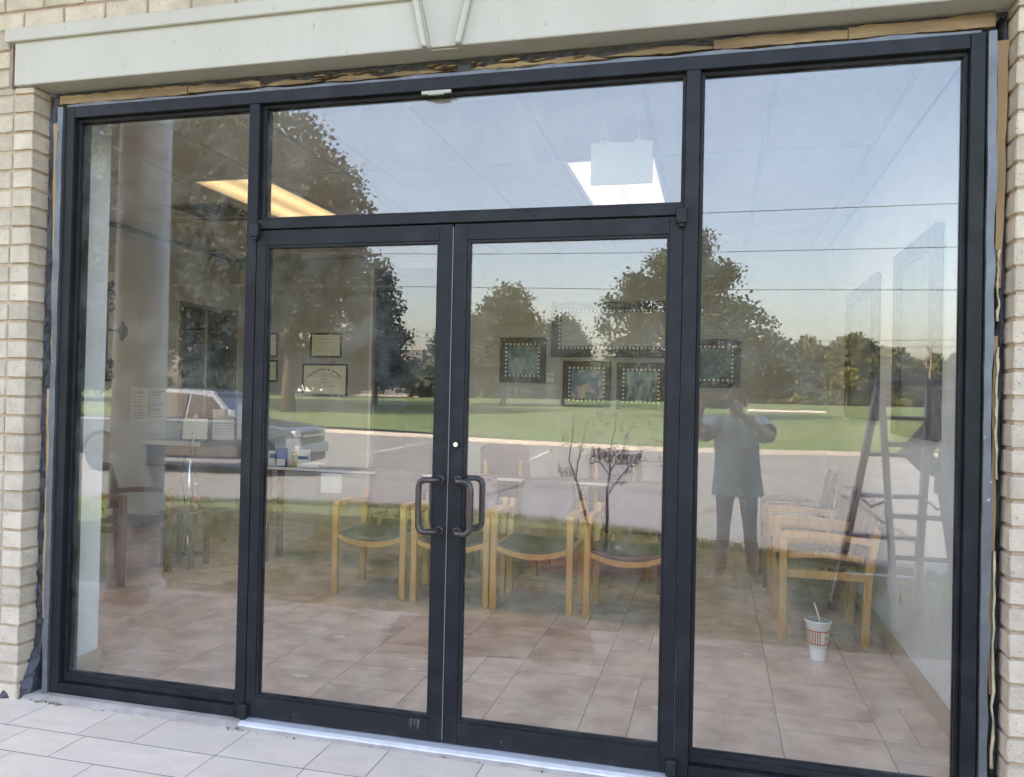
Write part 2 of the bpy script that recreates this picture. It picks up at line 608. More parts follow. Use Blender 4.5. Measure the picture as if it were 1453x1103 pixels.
MB().box(-4.25, -4.21, .36, 5.0, ZC - .04, ZC - .004).build('wall_angle', M('wall_angle', (.12, .115, .105), .7), ceo)

# ------------------------------------------------------------------ brick walls
def brick_mesh(w, h, d, k):
    r = random.Random(k)
    t = bmesh.new()
    bmesh.ops.create_cube(t, size=1.0)
    for v in t.verts:
        v.co = Vector((v.co.x * w, v.co.y * d, v.co.z * h))
    bmesh.ops.bevel(t, geom=t.edges[:], offset=.0045, segments=1, affect='EDGES')
    for v in t.verts:
        v.co += Vector((r.uniform(-1, 1) * .0018, r.uniform(-1, 1) * .0018, r.uniform(-1, 1) * .0016))
    q = MB()
    q._add(t)
    return q.mesh('brick', BRICK)
CH = .0885
BH = CH - .0125
corner_m = [brick_mesh(.105, BH, .105, 10 + k) for k in range(6)]
long_m = [brick_mesh(.213, BH, .085, 20 + k) for k in range(6)]
short_m = [brick_mesh(.100, BH, .085, 30 + k) for k in range(4)]
Z0 = -.018
YF = -.078
def pier(name, label, xc, sgn):
    """xc = the corner next to the window, sgn = the way the wall runs"""
    root = thing(name, label, 'wall', (xc, 0, 0))
    mt = MB()
    mt.box(min(sgn * .008, sgn * 1.3), max(sgn * .008, sgn * 1.3), YF + .010, .12, -.1, 2.846)
    mt.build('mortar', MORTAR, root)
    k = 0
    z = Z0
    while z + BH < 2.85:
        zc = z + CH / 2
        inst('brick', corner_m[rnd.randrange(6)], root, (sgn * (.0525 + rnd.uniform(-.002, .0025)), YF + .0525 + rnd.uniform(-.002, .003), zc), (rnd.uniform(-.01, .01), 0, rnd.choice((0, math.pi)) + rnd.uniform(-.012, .012)))
        x = .1175
        if k % 2 == 0:
            inst('brick', short_m[rnd.randrange(4)], root, (sgn * (x + .05), YF + .0455 + rnd.uniform(-.002, .002), zc), (0, 0, rnd.uniform(-.006, .006)))
            x += .1125
        while x < .62:
            inst('brick', long_m[rnd.randrange(6)], root, (sgn * (x + .1065), YF + .0455 + rnd.uniform(-.002, .002), zc), (0, 0, rnd.uniform(-.006, .006)))
            x += .2255
        z += CH
        k += 1
    hr = 2.845 - z - .004                                     # the cut course under the lintel
    inst('brick', corner_m[2], root, (sgn * .0525, YF + .0525, z + .006 + hr / 2), (0, 0, .004), (1, 1, hr / BH))
    x = .1175
    while x < .62:
        inst('brick', long_m[rnd.randrange(6)], root, (sgn * (x + .1065), YF + .0455, z + .006 + hr / 2), (0, 0, 0), (1, 1, hr / BH))
        x += .2255
    return root
pier('brick_wall', 'cream brick wall beside the left end of the white lintel and the torn black membrane', -2.055, -1)
pier('brick_wall', 'cream brick wall beside the right jamb with a strip of grey flashing', 2.030, 1)
top = thing('brick_wall', 'cream brick wall above the white lintel', 'wall', (0, 0, 2.85))
MB().box(-3.4, 3.4, YF + .012, .12, .265, 2.35).box(-3.4, -2.19, YF + .012, .12, 0, .265).box(2.19, 3.4, YF + .012, .12, 0, .265).build('mortar', MORTARP, top)
for r in range(0, 8):
    zc = .272 + CH * (r + .5)
    x = -3.3 + (.1127 if r % 2 else 0) + .055
    while x < 3.2:
        inst('brick', long_m[rnd.randrange(6)], top, (x + .1065, YF + .0455 + rnd.uniform(-.002, .002), zc), (0, 0, rnd.uniform(-.006, .006)))
        x += .2255
for r in range(3):
    for sg in (-1, 1):
        for j in range(4):
            inst('brick', long_m[rnd.randrange(6)], top, (sg * (2.200 + .1065 + .2255 * j - (0 if r % 2 else -.1127)), YF + .0455, .003 + CH * (r + .5)))
        if r % 2 == 0:
            inst('brick', short_m[rnd.randrange(4)], top, (sg * 2.252, YF + .0455, .003 + CH * (r + .5)))
# joins beyond the frame: upper wall and building body so that the sun falls behind the facade
bd = thing('building', 'single storey brick building that carries the glazed entrance', 'building', (0, 0, 0))
MB().box(-14, -3.41, -.06, .12, -.1, 5.2).build('wall', BRICK, bd)
MB().box(3.41, 12, -.06, .12, -.1, 5.2).build('wall', BRICK, bd)
MB().box(-14, 12, .13, 12, 5.21, 5.4).build('roof', M('roof_felt', (.12, .11, .10), .9), bd)
for a_ in ((-14, -13.85, .13, 11.84), (11.85, 12, .13, 11.84), (-14, 12, 11.85, 12)):
    MB().box(*a_, -.1, 5.2).build('wall', BRICK, bd)

# ------------------------------------------------------------------ lintel
ln = thing('lintel', 'white cast lintel with raised top band and central keystone', 'lintel', (0, 0, 2.85))
YL = -.10
def lintel_side(x0, x1, key):
    b = MB()
    b.prism([(x0, 0.0), (x1, 0.0), (key, .204), (x0, .204)] if x1 < .2 and x0 < 0 else [(x0, 0.0), (x1, 0.0), (x1, .204), (key, .204)], YL, .03, 'xz', bev=.004)
    return b
lintel_side(-2.145, -.088, -.135).build('panel', CAST, ln)
lintel_side(.020, 2.145, .068).build('panel', CAST, ln)
MB().prism([(-2.185, .199), (-.150, .199), (-.164, .262), (-2.185, .262)], YL - .020, .028, 'xz', bev=.004).build('top_band', CAST, ln)
MB().prism([(.082, .199), (2.185, .199), (2.185, .262), (.096, .262)], YL - .020, .028, 'xz', bev=.004).build('top_band', CAST, ln)
MB().prism([(-.118, -.003), (-.092, -.003), (-.150, .262), (-.176, .262)], YL - .030, .0, 'xz', bev=.006).build('keystone_edge', CAST, ln)
MB().prism([(.022, -.003), (.048, -.003), (.108, .262), (.082, .262)], YL - .030, .0, 'xz', bev=.006).build('keystone_edge', CAST, ln)
MB().prism([(-.090, .006), (.020, .006), (.084, .275), (-.152, .275)], YL + .012, .026, 'xz', bev=.003).build('keystone', CAST, ln)
MB().box(-2.145, 2.145, -.070, .029, .0005, .010).build('underside', CAST, ln)

# ------------------------------------------------------------------ raw opening round the frame: timber, flashing, membrane
def ragged(x_or_z, n, lo, hi):
    return [lo + (hi - lo) * i / n for i in range(n + 1)]
hd = thing('header_timber', 'splintered raw pine strip exposed between lintel and black frame', 'timber', (0, 0, 2.80))
for (x0, x1, zl, zh, yy) in ((-1.985, -1.29, -.012, .030, .004), (-1.286, -.92, -.006, .026, .006), (-.915, -.62, -.006, .018, .008), (-.60, -.30, -.010, .006, .010), (-.36, -.02, -.004, .014, .016), (.02, .40, -.010, .008, .012), (.30, .62, -.008, .016, .014), (.60, 1.02, -.006, .020, .008), (1.024, 1.50, -.008, .030, .006), (1.503, 1.985, -.010, .034, .004)):
    t = MB()
    top_, bot = [], []
    nn = max(6, int((x1 - x0) / .022))
    dr = 0
    mid = abs((x0 + x1) / 2) < .9
    for i in range(nn + 1):
        xx = x0 + (x1 - x0) * i / nn + rnd.uniform(-.006, .006) * (0 < i < nn)
        dr = dr * .7 + rnd.uniform(-.004, .004)
        e_ = min(1, min(i, nn - i) / (nn * .35)) if mid else 1
        bot.append((xx, zl + rnd.uniform(-.002, .002) + (.004 * (1 - e_))))
        top_.append((xx, max(zl + .003, zl + (zh - zl) * (.25 + .75 * e_) + dr + rnd.uniform(-.003, .002))))
    t.prism(bot + top_[::-1], yy, .05, 'xz')
    t.build('plank', PINEH, hd)
for i in range(26):
    xx = rnd.uniform(-.75, 1.1)
    w = rnd.uniform(.02, .09)
    zz_ = rnd.uniform(-.006, .022)
    MB().prism([(xx, zz_), (xx + w, zz_ + rnd.uniform(-.006, .012)), (xx + w * rnd.uniform(.5, .9), zz_ + rnd.uniform(.003, .010)), (xx + w * .15, zz_ + rnd.uniform(.002, .006))], rnd.uniform(.0, .02), .034, 'xz').build('splinter', PINEH, hd)
t = MB()
nn = 60
bot = [(-1.97 + 3.94 * i / nn, -.014) for i in range(nn + 1)]
tp = [(-1.97 + 3.94 * i / nn, .046 + rnd.uniform(-.004, .004)) for i in range(nn + 1)]
t.prism(bot + tp[::-1], .034, .11, 'xz')
tag(t.build('torn_membrane', TAR, loc=(0, 0, 2.80)), 'dark torn felt behind the splintered header timber', 'membrane')
fb = MB()
pts = [(-1.94 + 3.88 * i / 40) for i in range(41)]
fb.prism([(p, -.026) for p in pts] + [(p, -.012 + rnd.uniform(-.005, .006)) for p in pts[::-1]], .002, .012, 'xz')
tag(fb.build('header_flashing', ZINC, loc=(0, 0, 2.795)), 'thin grey metal flashing along the top of the black frame', 'flashing')
# sides
def side(xs_, sg):
    # grey flashing angle beside the jamb
    t = MB()
    zz = [0.0 + 2.77 * i / 30 for i in range(31)]
    a = [(sg * (.0 + rnd.uniform(-.0015, .0015)), z) for z in zz]
    wdt = [.026 + rnd.uniform(-.004, .004) for z in zz]
    b = [(sg * (w_), z) for w_, z in zip(wdt, zz)]
    A = [(p[0], -.012 + rnd.uniform(-.002, .002), p[1]) for p in a]
    B = [(p[0], -.016 + rnd.uniform(-.004, .004), p[1]) for p in b]
    C = [(p[0] + sg * .008, .03, p[1]) for p in b]
    t.fold(A, B, True).fold(B, C, True)
    t.fold([(p[0], .04, p[1]) for p in a], A, True)
    return t.build('metal_flashing', ZINC, loc=(xs_, 0, 0))
tag(side(-1.948, -1), 'dented grey metal flashing between left jamb and raw pine', 'flashing')
tag(side(1.962, 1), 'dented grey metal flashing between right jamb and raw pine', 'flashing')
def stud(x0, segs, sg, label):
    r = thing('side_timber', label, 'timber', (x0, 0, 0))
    for (za, zb, w0, w1) in segs:
        n_ = 12
        t = MB()
        inn = [(sg * rnd.uniform(-.001, .003), za + (zb - za) * i / n_) for i in range(n_ + 1)]
        out_ = [(sg * ((w0 + (w1 - w0) * i / n_) + rnd.uniform(-.003, .003)), za + (zb - za) * i / n_) for i in range(n_ + 1)]
        t.prism(inn + out_[::-1], .006, .055, 'xz')
        t.build('plank', PINE, r)
    return r
stud(-1.982, [(1.56, 2.70, .010, .034), (.98, 1.44, .022, .030), (.36, .974, .020, .026)], -1, 'raw pine strips down the left side of the frame, split near the middle')
stud(1.994, [(1.87, 2.74, .022, .036), (.45, 1.70, .012, .014)], 1, 'raw pine strip down the right side of the frame, broken off half way')
def membrane(x0, x1, label, flare):
    t = MB()
    n_ = 70
    L_, Rr = [], []
    for i in range(n_ + 1):
        z = .002 + 2.83 * i / n_
        fl_ = flare * max(0, 1 - z / .26) ** 1.3
        j = rnd.uniform(-.006, .006)
        L_.append((x0 - (.095 * fl_) + j * .5, .022 - .12 * fl_ + rnd.uniform(-.008, .008), z))
        Rr.append((x1 - .01 * fl_ + rnd.uniform(-.004, .004), .022 - .06 * fl_ + rnd.uniform(-.008, .008), z))
    mid = [((a[0] + b[0]) / 2, min(a[1], b[1]) + .004 + rnd.uniform(-.012, .012), a[2]) for a, b in zip(L_, Rr)]
    t.fold(L_, mid, False).fold(mid, Rr, False)
    t.fold([(p[0] - .002, .07, p[2]) for p in L_], L_, False)
    t.fold(Rr, [(p[0] + .002, .07, p[2]) for p in Rr], False)
    o = t.build('torn_membrane', TAR)
    return tag(o, label, 'membrane')
membrane(-2.052, -2.012, 'torn black membrane between left bricks and pine, flaring out at the floor', 1.0)
membrane(2.008, 2.028, 'torn black membrane in the gap between right bricks and pine', .0)
t = MB()
for za, zb in ((.2, .95), (1.2, 1.66), (1.75, 2.0)):
    n_ = 14
    pts = [(2.004 + rnd.uniform(-.004, .004), -.006, za + (zb - za) * i / n_) for i in range(n_ + 1)]
    t.tube(pts, [.0045 + rnd.uniform(-.002, .003) for _ in pts], 5)
tag(t.build('old_sealant', CAULK), 'ragged beige sealant bead along the right flashing', 'sealant')

# ------------------------------------------------------------------ storefront frame and doors
FR = thing('storefront_frame', 'dark bronze aluminium storefront frame with sidelights and transom', 'window frame', (0, 0, 0))
FD = .114
YG = .050
def fr(name, x0, x1, y0, y1, z0, z1, bev=.0018, mt=BRONZE, par=FR, label=None):
    return MB().box(x0, x1, y0, y1, z0, z1, bev).build(name, mt, par, label=label)
fr('jamb', -1.942, -1.896, 0, FD, .02, 2.772)
fr('jamb', 1.908, 1.956, 0, FD, .02, 2.772)
fr('mullion', -.964, -.915, -.001, FD, .0, 2.717)
fr('mullion', .925, .978, -.001, FD, .0, 2.717)
fr('header', -1.894, 1.906, .0005, FD, 2.719, 2.772)
fr('sill', -1.894, -.966, .0005, FD, .02, .068)
fr('sill', .980, 1.906, .0005, FD, .02, .068)
fr('sill', -1.894, -.966, .030, FD - .01, .070, .098, mt=BRONZE2)
fr('sill', .980, 1.906, .030, FD - .01, .070, .098, mt=BRONZE2)
fr('transom_bar', -.913, .923, .0005, FD, 2.163, 2.203)
# glazing beads
def beads(x0, x1, z0, z1, w=.014):
    b = MB()
    for ya, yb in ((YG - .022, YG - .006), (YG + .006, YG + .020)):
        b.box(x0, x0 + w, ya, yb, z0, z1, .001).box(x1 - w, x1, ya, yb, z0, z1, .001)
        b.box(x0 + w, x1 - w, ya + .0005, yb, z1 - w, z1, .001).box(x0 + w, x1 - w, ya + .0005, yb, z0, z0 + w, .001)
    b.build('glazing_bead', BRONZE, FR)
panes = [(-1.895, -.965, .099, 2.718), (-.914, .924, 2.204, 2.718), (.979, 1.907, .099, 2.718)]
for i, (a, b_, c, d) in enumerate(panes):
    beads(a + .0005, b_ - .0005, c + .0005, d - .0005)
    MB().box(a + .003, b_ - .003, YG - .003, YG + .003, c + .003, d - .003).build('glass_pane', GLASS, FR)
MB().box(-.16, -.03, .004, .018, 2.705, 2.7185, .001).box(-.13, -.06, -.004, .012, 2.698, 2.7045, .001).build('header_clip', M('dull_clip', (.33, .31, .27), .6), FR)
# threshold
tag(MB().prism([(-.050, .004), (-.048, .016), (-.034, .0245), (.10, .0265), (.115, .004)], -.912, .922, 'yz').build('threshold', M('worn_threshold', (.80, .80, .82), .32, (.7, .7, .72), 20, metal=.5)), 'bright aluminium threshold under the double doors', 'threshold')

def tube_handle(x0, sgn, y_in, mt, z0=.895, z1=1.105, proj=.058, out=.072, r=.0125):
    """tubular offset pull: both ends fixed to the stile at x0, grip offset sideways by out"""
    pts = []
    def arc(c, a0, a1, rr, f):
        for k in range(7):
            a = a0 + (a1 - a0) * k / 6
            pts.append(f(c, a, rr))
    xo = x0 + sgn * out
    s_ = 1 if y_in > 0 else -1
    yb = 0.044 if y_in > 0 else 0.0
    yo = yb + s_ * proj
    pts.append((x0, yb, z1))
    pts.append((x0 + sgn * .004, yb + s_ * proj * .55, z1))
    pts.append((x0 + sgn * .018, yo - s_ * .006, z1))
    rr = .028
    for k in range(7):
        a = math.pi / 2 * k / 6
        pts.append((xo - sgn * rr + sgn * rr * math.sin(a), yo, z1 - rr + rr * math.cos(a)))
    for k in range(7):
        a = math.pi / 2 * k / 6
        pts.append((xo - sgn * rr + sgn * rr * math.cos(a), yo, z0 + rr - rr * math.sin(a)))
    pts.append((x0 + sgn * .018, yo - s_ * .006, z0))
    pts.append((x0 + sgn * .004, yb + s_ * proj * .55, z0))
    pts.append((x0, yb, z0))
    b = MB().tube(pts, r, 10)
    for z in (z0, z1):
        b.lathe([(.019, 0), (.019, s_ * .004), (.015, s_ * .006)], (x0, yb, z), 14, axis='y')
    return b
def door(x0, x1, lock_side, label):
    """x0..x1 leaf; lock_side +1 when the meeting stile is at x1"""
    d = thing('glass_door', label, 'door', ((x0 + x1) / 2, 0, 0), 0, 'pair of glazed entrance doors')
    o = -(x0 + x1) / 2
    z0, z1 = .030, 2.156
    sL = .046 if lock_side > 0 else .056
    sR = .056 if lock_side > 0 else .050
    a, b_ = x0 + o, x1 + o
    yF, yB = .002, .046
    MB().box(a, a + sL, yF, yB, z0, z1, .0015).build('stile', BRONZE, d)
    MB().box(b_ - sR, b_, yF, yB, z0, z1, .0015).build('stile', BRONZE, d)
    MB().box(a + sL + .0005, b_ - sR - .0005, yF + .0005, yB, z1 - .066, z1, .0015).build('rail', BRONZE, d)
    MB().box(a + sL + .0005, b_ - sR - .0005, yF + .0005, yB, z0, z0 + .088, .0015).build('rail', BRONZE2, d)
    bd_ = MB()
    ga, gb, gc, gd = a + sL + .0003, b_ - sR - .0003, z0 + .0885, z1 - .0665
    for ya, yb in ((.006, .020), (.030, .043)):
        bd_.box(ga, ga + .010, ya, yb, gc, gd, .001).box(gb - .010, gb, ya, yb, gc, gd, .001)
        bd_.box(ga + .010, gb - .010, ya, yb, gd - .010, gd, .001).box(ga + .010, gb - .010, ya, yb, gc, gc + .010, .001)
    bd_.build('glazing_bead', BRONZE, d)
    MB().box(ga + .002, gb - .002, .0225, .0275, gc + .002, gd - .002).build('glass_pane', GLASS, d)
    xm = (b_ - .028) if lock_side > 0 else (a + .040)
    sg = -1 if lock_side > 0 else 1
    tube_handle(xm, sg, -1, HANDLE).build('pull_handle', HANDLE, d, label='tubular pull handle on the outer face')
    tube_handle(xm, sg, 1, HANDLE, out=.075).build('pull_handle', HANDLE, d, label='tubular pull handle on the inner face')
    xh = a + .004 if lock_side > 0 else b_ - .004
    for zz in (.028, 2.125):
        h = MB().box(xh - .022, xh + .016, -.028, .0015, zz, zz + .062, .006, seg=2).box(xh - .012, xh + .008, -.024, .0, zz - .012, zz, .002)
        h.build('pivot_hinge', BRONZE2, d)
    if lock_side < 0:
        lk = MB().lathe([(.017, 0), (.017, -.005), (.0145, -.008)], (a + .028, yF, 1.25), 18, axis='y').build('lock_cylinder', IRON, d)
        MB().lathe([(.0095, 0), (.0095, -.0030), (.0085, -.0035)], (a + .028, yF - .0078, 1.25), 16, axis='y').build('key_face', CHROME, lk)
    else:
        MB().box(b_ + .0012, b_ + .0050, .004, .044, z0 + .01, z1 - .01).build('weather_strip', M('grey_strip', (.13, .13, .145), .6), d, label='pale grey weather strip on the meeting edge')
    return d
DL = door(-.9125, -.008, 1, 'left glass door leaf with handle and pale strip on its meeting edge')
door(.001, .9225, -1, 'right glass door leaf with round key lock above its handle')

sm = MB()
for k in range(7):
    xx = .305 + k * .009 + rnd.uniform(-.006, .006)
    sm.poly([(xx, .0012, .112), (xx + rnd.uniform(.003, .007), .0012, .112), (xx + rnd.uniform(.002, .005), .0012, .112 - rnd.uniform(.02, .05)), (xx + .001, .0012, .112 - rnd.uniform(.02, .05))])
sm.build('paint_smear', M('dried_paint', (.075, .075, .08), .8), DL)
# ------------------------------------------------------------------ pavement in front
sw = MB().box(-7, 7, -1.85, -.0605, -.14, -.0008).build('pavement', JOINT, kind='structure')
y = -.0625
rows = 0
while y > -1.80:
    dd = .245 if rows % 3 != 1 else .20
    dd = min(dd, y + 1.85)
    x = -3.6 - rnd.uniform(0, .3)
    fixed = {0: [-1.87, -1.51, -1.24, -.845, -.46, -.205], 1: [-1.74, -1.46, -.846, -.453, -.10]}.get(rows, [])
    cuts = [x]
    while cuts[-1] < 3.6:
        c_ = cuts[-1] + rnd.choice((.26, .38, .40, .41))
        fx = [q for q in fixed if cuts[-1] + .1 < q < cuts[-1] + .62]
        if fx:
            c_ = fx[0]
        elif fixed and fixed[0] - .45 < c_ < fixed[0]:
            c_ = fixed[0]
        cuts.append(c_)
    for a, b_ in zip(cuts, cuts[1:]):
        w = b_ - a
        q = MB()
        q.box(-w / 2 + .002, w / 2 - .002, -dd / 2 + .0032, dd / 2 - .0032, -.008, 0)
        q.build('paver', PAVER, sw, ((a + b_) / 2, y - dd / 2, rnd.uniform(-.0001, .0001)), (0, 0, 0))
    y -= dd
    rows += 1
sc_ = MB()
pts = [-2.04 + 4.06 * i / 50 for i in range(51)]
A = [(p, -.030 + rnd.uniform(-.004, .004), .0185) for p in pts]
B = [(p, -.062 + rnd.uniform(-.003, .003), .003 + rnd.uniform(-.001, .002)) for p in pts]
C_ = [(p, .09, .0188) for p in pts]
D_ = [(p, -.066, -.01) for p in pts]
sc_.fold(C_, A, True).fold(A, B, True).fold(B, D_, True)
sc_.box(-2.04, 2.02, -.02, .118, -.1, .0165)
sc_.build('concrete_sill', SLABEDGE, kind='structure')
crumbs = MB()
for i in range(46):
    xx = rnd.choice((rnd.uniform(-1.99, -1.80), rnd.uniform(-.96, -.88), rnd.uniform(-2, .6)))
    yy = -.064 - abs(rnd.gauss(0, .012))
    s_ = rnd.uniform(.002, .007)
    crumbs.box(xx, xx + s_ * 1.6, yy, yy + s_, .0, .002 + s_, s_ * .2)
o = crumbs.build('rubble', M('mortar_crumbs', (.30, .24, .19), .9, (.12, .08, .06), 60), kind='stuff')
# ------------------------------------------------------------------ ceiling fixtures
def ceiling_light(x0, x1, y0, y1, label, lm):
    cx, cy = (x0 + x1) / 2, (y0 + y1) / 2
    w, d = (x1 - x0) / 2, (y1 - y0) / 2
    L = thing('ceiling_light', label, 'ceiling light', (cx, cy, ZC), 0, 'recessed fluorescent ceiling lights')
    f = MB()
    f.box(-w + .008, -w + .032, -d + .008, d - .008, -.006, .012).box(w - .032, w - .008, -d + .008, d - .008, -.006, .012)
    f.box(-w + .032, w - .032, -d + .008, -d + .032, -.006, .012).box(-w + .032, w - .032, d - .032, d - .008, -.006, .012)
    f.build('frame', WHITEP, L)
    b = MB()
    n = 14
    for i in range(n):
        xa = -w + .032 + (2 * w - .064) * i / n
        xb = -w + .032 + (2 * w - .064) * (i + 1) / n
        za = .004 + .003 * (i % 2)
        zb = .004 + .003 * ((i + 1) % 2)
        b.poly([(xa, -d + .032, za), (xb, -d + .032, zb), (xb, d - .032, zb), (xa, d - .032, za)])
    b.box(-w + .034, w - .034, -d + .034, d - .034, .009, .016)
    b.build('diffuser', lm, L)
    ld_ = bpy.data.lights.new('room_fill_light', 'AREA')        # added area light below the lens, brightens the room beyond the lens glow
    ld_.shape = 'RECTANGLE'
    ld_.size, ld_.size_y = 2 * w - .10, 2 * d - .10
    ld_.energy = 0.8
    ld_.color = (1.0, .97, .90)
    lo_ = bpy.data.objects.new('room_fill_light', ld_)
    put(lo_, L, (0, 0, -.010))
    return L
ceiling_light(-2.63, -2.02, 1.83, 3.06, 'warm lit ceiling panel over the left side of the waiting room', LAMP)
ceiling_light(.08, .69, 1.83, 3.06, 'bright lit ceiling panel behind the white hanging sign', LAMPC)
ex = thing('hanging_sign', 'blank white hanging sign plate below the ceiling in front of the bright panel', 'sign', (.545, 1.15, 2.60))
MB().box(-.165, .165, -.012, .012, .0, .225, .004).build('plate', WHITEP, ex)
for xx in (-.09, .09):
    MB().box(xx - .03, xx + .03, -.012, .012, .2255, .238, .002).box(xx - .006, xx + .006, -.006, .006, .238, ZC - 2.60, .001).build('hanger', TBAR, ex)
vt = thing('ceiling_vent', 'dark slatted air vent in the ceiling beside the warm panel', 'vent', (-3.02, 2.75, ZC))
MB().box(-.3, .3, -.3, .3, -.004, .0).build('frame', M('vent_frame', (.30, .29, .27), .6), vt)
for i in range(7):
    MB().box(-.26, .26, -.25 + i * .08, -.20 + i * .08, -.014, -.0045).build('slat', M('vent_slat', (.05, .048, .045), .6) if i == 0 else bpy.data.materials['vent_slat'], vt)

# ------------------------------------------------------------------ waiting room chairs
def make_chair(wood, vs, vb, zb=.83, pad_side=False):
    r = bpy.data.objects.new('armchair', None)
    put(r)
    W2 = .285
    for sx in (-1, 1):
        x = sx * (W2 - .0225)
        # front leg runs up into the arm
        MB().box(x - .0225, x + .0225, -.0, .045, 0, .625, .004).build('leg', wood, r)
        MB().prism([(.47, 0), (.515, 0), (.53, .40), (.575, .70), (.535, .70), (.485, .42)], x - .0225, x + .0225, 'yz', bev=.003).build('leg', wood, r)
        up_ = [(-.002, .6255), (.004, .655), (.03, .668), (.12, .672), (.30, .665), (.50, .645), (.53, .640)]
        lo_ = [(.53, .605), (.50, .608), (.30, .625), (.12, .630), (.06, .626), (.046, .6255)]
        MB().prism(up_ + lo_, x - .026, x + .026, 'yz', bev=.004).build('arm', wood, r)
        MB().box(x - .013, x + .013, .046, .50, .385, .435, .003).build('side_rail', wood, r)
        if pad_side:
            MB().prism([(.05, .50), (.25, .515), (.48, .50), (.48, .535), (.25, .55), (.05, .535)], x - .012, x + .012, 'yz', bev=.003).build('side_rail', wood, r)
    # bowed front rail
    n = 14
    xs_ = [-(W2 - .046) + 2 * (W2 - .046) * i / n for i in range(n + 1)]
    def dip(x): return -.048 * (1 - (x / (W2 - .046)) ** 2)
    MB().prism([(x, .440 + dip(x)) for x in xs_] + [(x, .405 + dip(x) * 1.05) for x in xs_[::-1]], .004, .036, 'xz').build('front_rail', wood, r)
    MB().box(-W2 + .046, W2 - .046, .478, .50, .38, .42, .003).build('rear_rail', wood, r)
    # seat: dished cushion following the rail
    s = MB()
    rows = []
    m_ = 10
    for j in range(m_ + 1):
        yy = .012 + .49 * j / m_
        ring = []
        edge = math.sin(math.pi * min(1, max(0, j / m_))) ** .35
        for i in range(n + 1):
            x = xs_[i] * .985
            e2 = (1 - abs(x / (W2 - .046)) ** 6)
            z = .446 + dip(x) * (1 - .55 * j / m_) + .030 * edge * max(0, e2)
            ring.append(s.bm.verts.new((x, yy, z)))
        rows.append(ring)
    for a, b in zip(rows, rows[1:]):
        for i in range(n):
            s.bm.faces.new((a[i], a[i + 1], b[i + 1], b[i])).smooth = True
    bot = [[s.bm.verts.new((v.co.x, v.co.y, v.co.z - .034)) for v in ring] for ring in (rows[0], rows[-1])]
    for top_r, br in ((rows[0], bot[0]), (rows[-1], bot[1])):
        for i in range(n):
            s.bm.faces.new((top_r[i], br[i], br[i + 1], top_r[i + 1])).smooth = True
    s.build('seat', vs, r)
    # upholstered back, rounded top and slightly curved
    b = MB()
    zz = [.50, .53, .58, .66, .74, zb - .05, zb - .015, zb]
    ww = [.20, .212, .216, .217, .216, .208, .19, .15]
    front, back = [], []
    for z, w in zip(zz, ww):
        t_ = (z - .5) / (zb - .5)
        y0 = .475 + .085 * t_
        fr_, bk_ = [], []
        for i in range(9):
            u = -1 + 2 * i / 8
            cur = -.030 * (u * u) + .0
            pill = .028 * (1 - abs(u) ** 4)
            ez = 1 if .52 < z < zb - .02 else .25
            fr_.append(b.bm.verts.new((u * w, y0 + cur - pill * ez - .004, z)))
            bk_.append(b.bm.verts.new((u * w, y0 + cur + .022, z)))
        front.append(fr_)
        back.append(bk_)
    for k in range(len(zz) - 1):
        for i in range(8):
            b.bm.faces.new((front[k][i], front[k][i + 1], front[k + 1][i + 1], front[k + 1][i])).smooth = True
            b.bm.faces.new((back[k][i + 1], back[k][i], back[k + 1][i], back[k + 1][i + 1])).smooth = True
        b.bm.faces.new((front[k][0], front[k + 1][0], back[k + 1][0], back[k][0]))
        b.bm.faces.new((front[k][8], back[k][8], back[k + 1][8], front[k + 1][8]))
    for k in (0, -1):
        for i in range(8):
            b.bm.faces.new((front[k][i], back[k][i], back[k][i + 1], front[k][i + 1]))
    b.build('backrest', vb, r)
    bf = MB()
    for sx in (-1, 1):
        bf.bar((sx * .15, .53, .42), (sx * .15, .575, zb - .12), .03, .018, bev=.003)
    bf.bar((-.27, .535, .615), (.27, .535, .615), .025, .02, bev=.003)
    bf.build('back_frame', wood, r)
    return r
ch0 = make_chair(WOODC, VINYLS, VINYL, .85)
ch0['category'] = 'chair'
G1 = 'honey oak armchairs in the row facing the doors'
labels1 = ['honey oak armchair at the left end of the row facing the doors',
           'honey oak armchair second in the row, partly behind the left pull handle',
           'honey oak armchair in the row just right of the meeting stiles',
           'honey oak armchair at the right end of the row, under the reflected small tree']
for i, cx in enumerate((-1.335, -.715, -.13, .515)):
    if i == 0:
        ch0.location = (cx, 2.19, 0); ch0['label'] = labels1[0]; ch0['group'] = G1
    else:
        dup(ch0, (cx, 2.19 - .02 * i, 0), rnd.uniform(-.02, .02), labels1[i], G1)
tallc = make_chair(WOODC, VINYLS, VINYL, 1.06)
tallc['category'] = 'chair'
G2 = 'tall backed armchairs behind the long table'
for i, (cx, cy, rz) in enumerate(((-.60, 3.80, 3.10), (.26, 3.82, 3.20))):
    lb = ('tall backed armchair behind the long table, its back below the thermostat', 'tall backed armchair behind the long table and behind the small tree branches')[i]
    if i == 0:
        tallc.location = (cx, cy, 0); tallc.rotation_euler = (0, 0, rz); tallc['label'] = lb; tallc['group'] = G2
    else:
        dup(tallc, (cx, cy, 0), rz, lb, G2)
chr_ = make_chair(WOODC, VINYLS, VINYL, .86, True)
chr_['category'] = 'chair'
G3 = 'armchairs along the right wall'
chr_.location = (1.455, 2.34, 0); chr_.rotation_euler = (0, 0, -math.pi / 2); chr_['group'] = G3
chr_['label'] = 'honey oak armchair nearest the glass along the right wall, behind the cup'
dup(chr_, (1.46, 3.02, 0), -math.pi / 2, 'honey oak armchair second along the right wall, beyond the nearest one', G3)
blk = make_chair(WOODD, DARKFAB, DARKFAB, .92)
blk['category'] = 'chair'
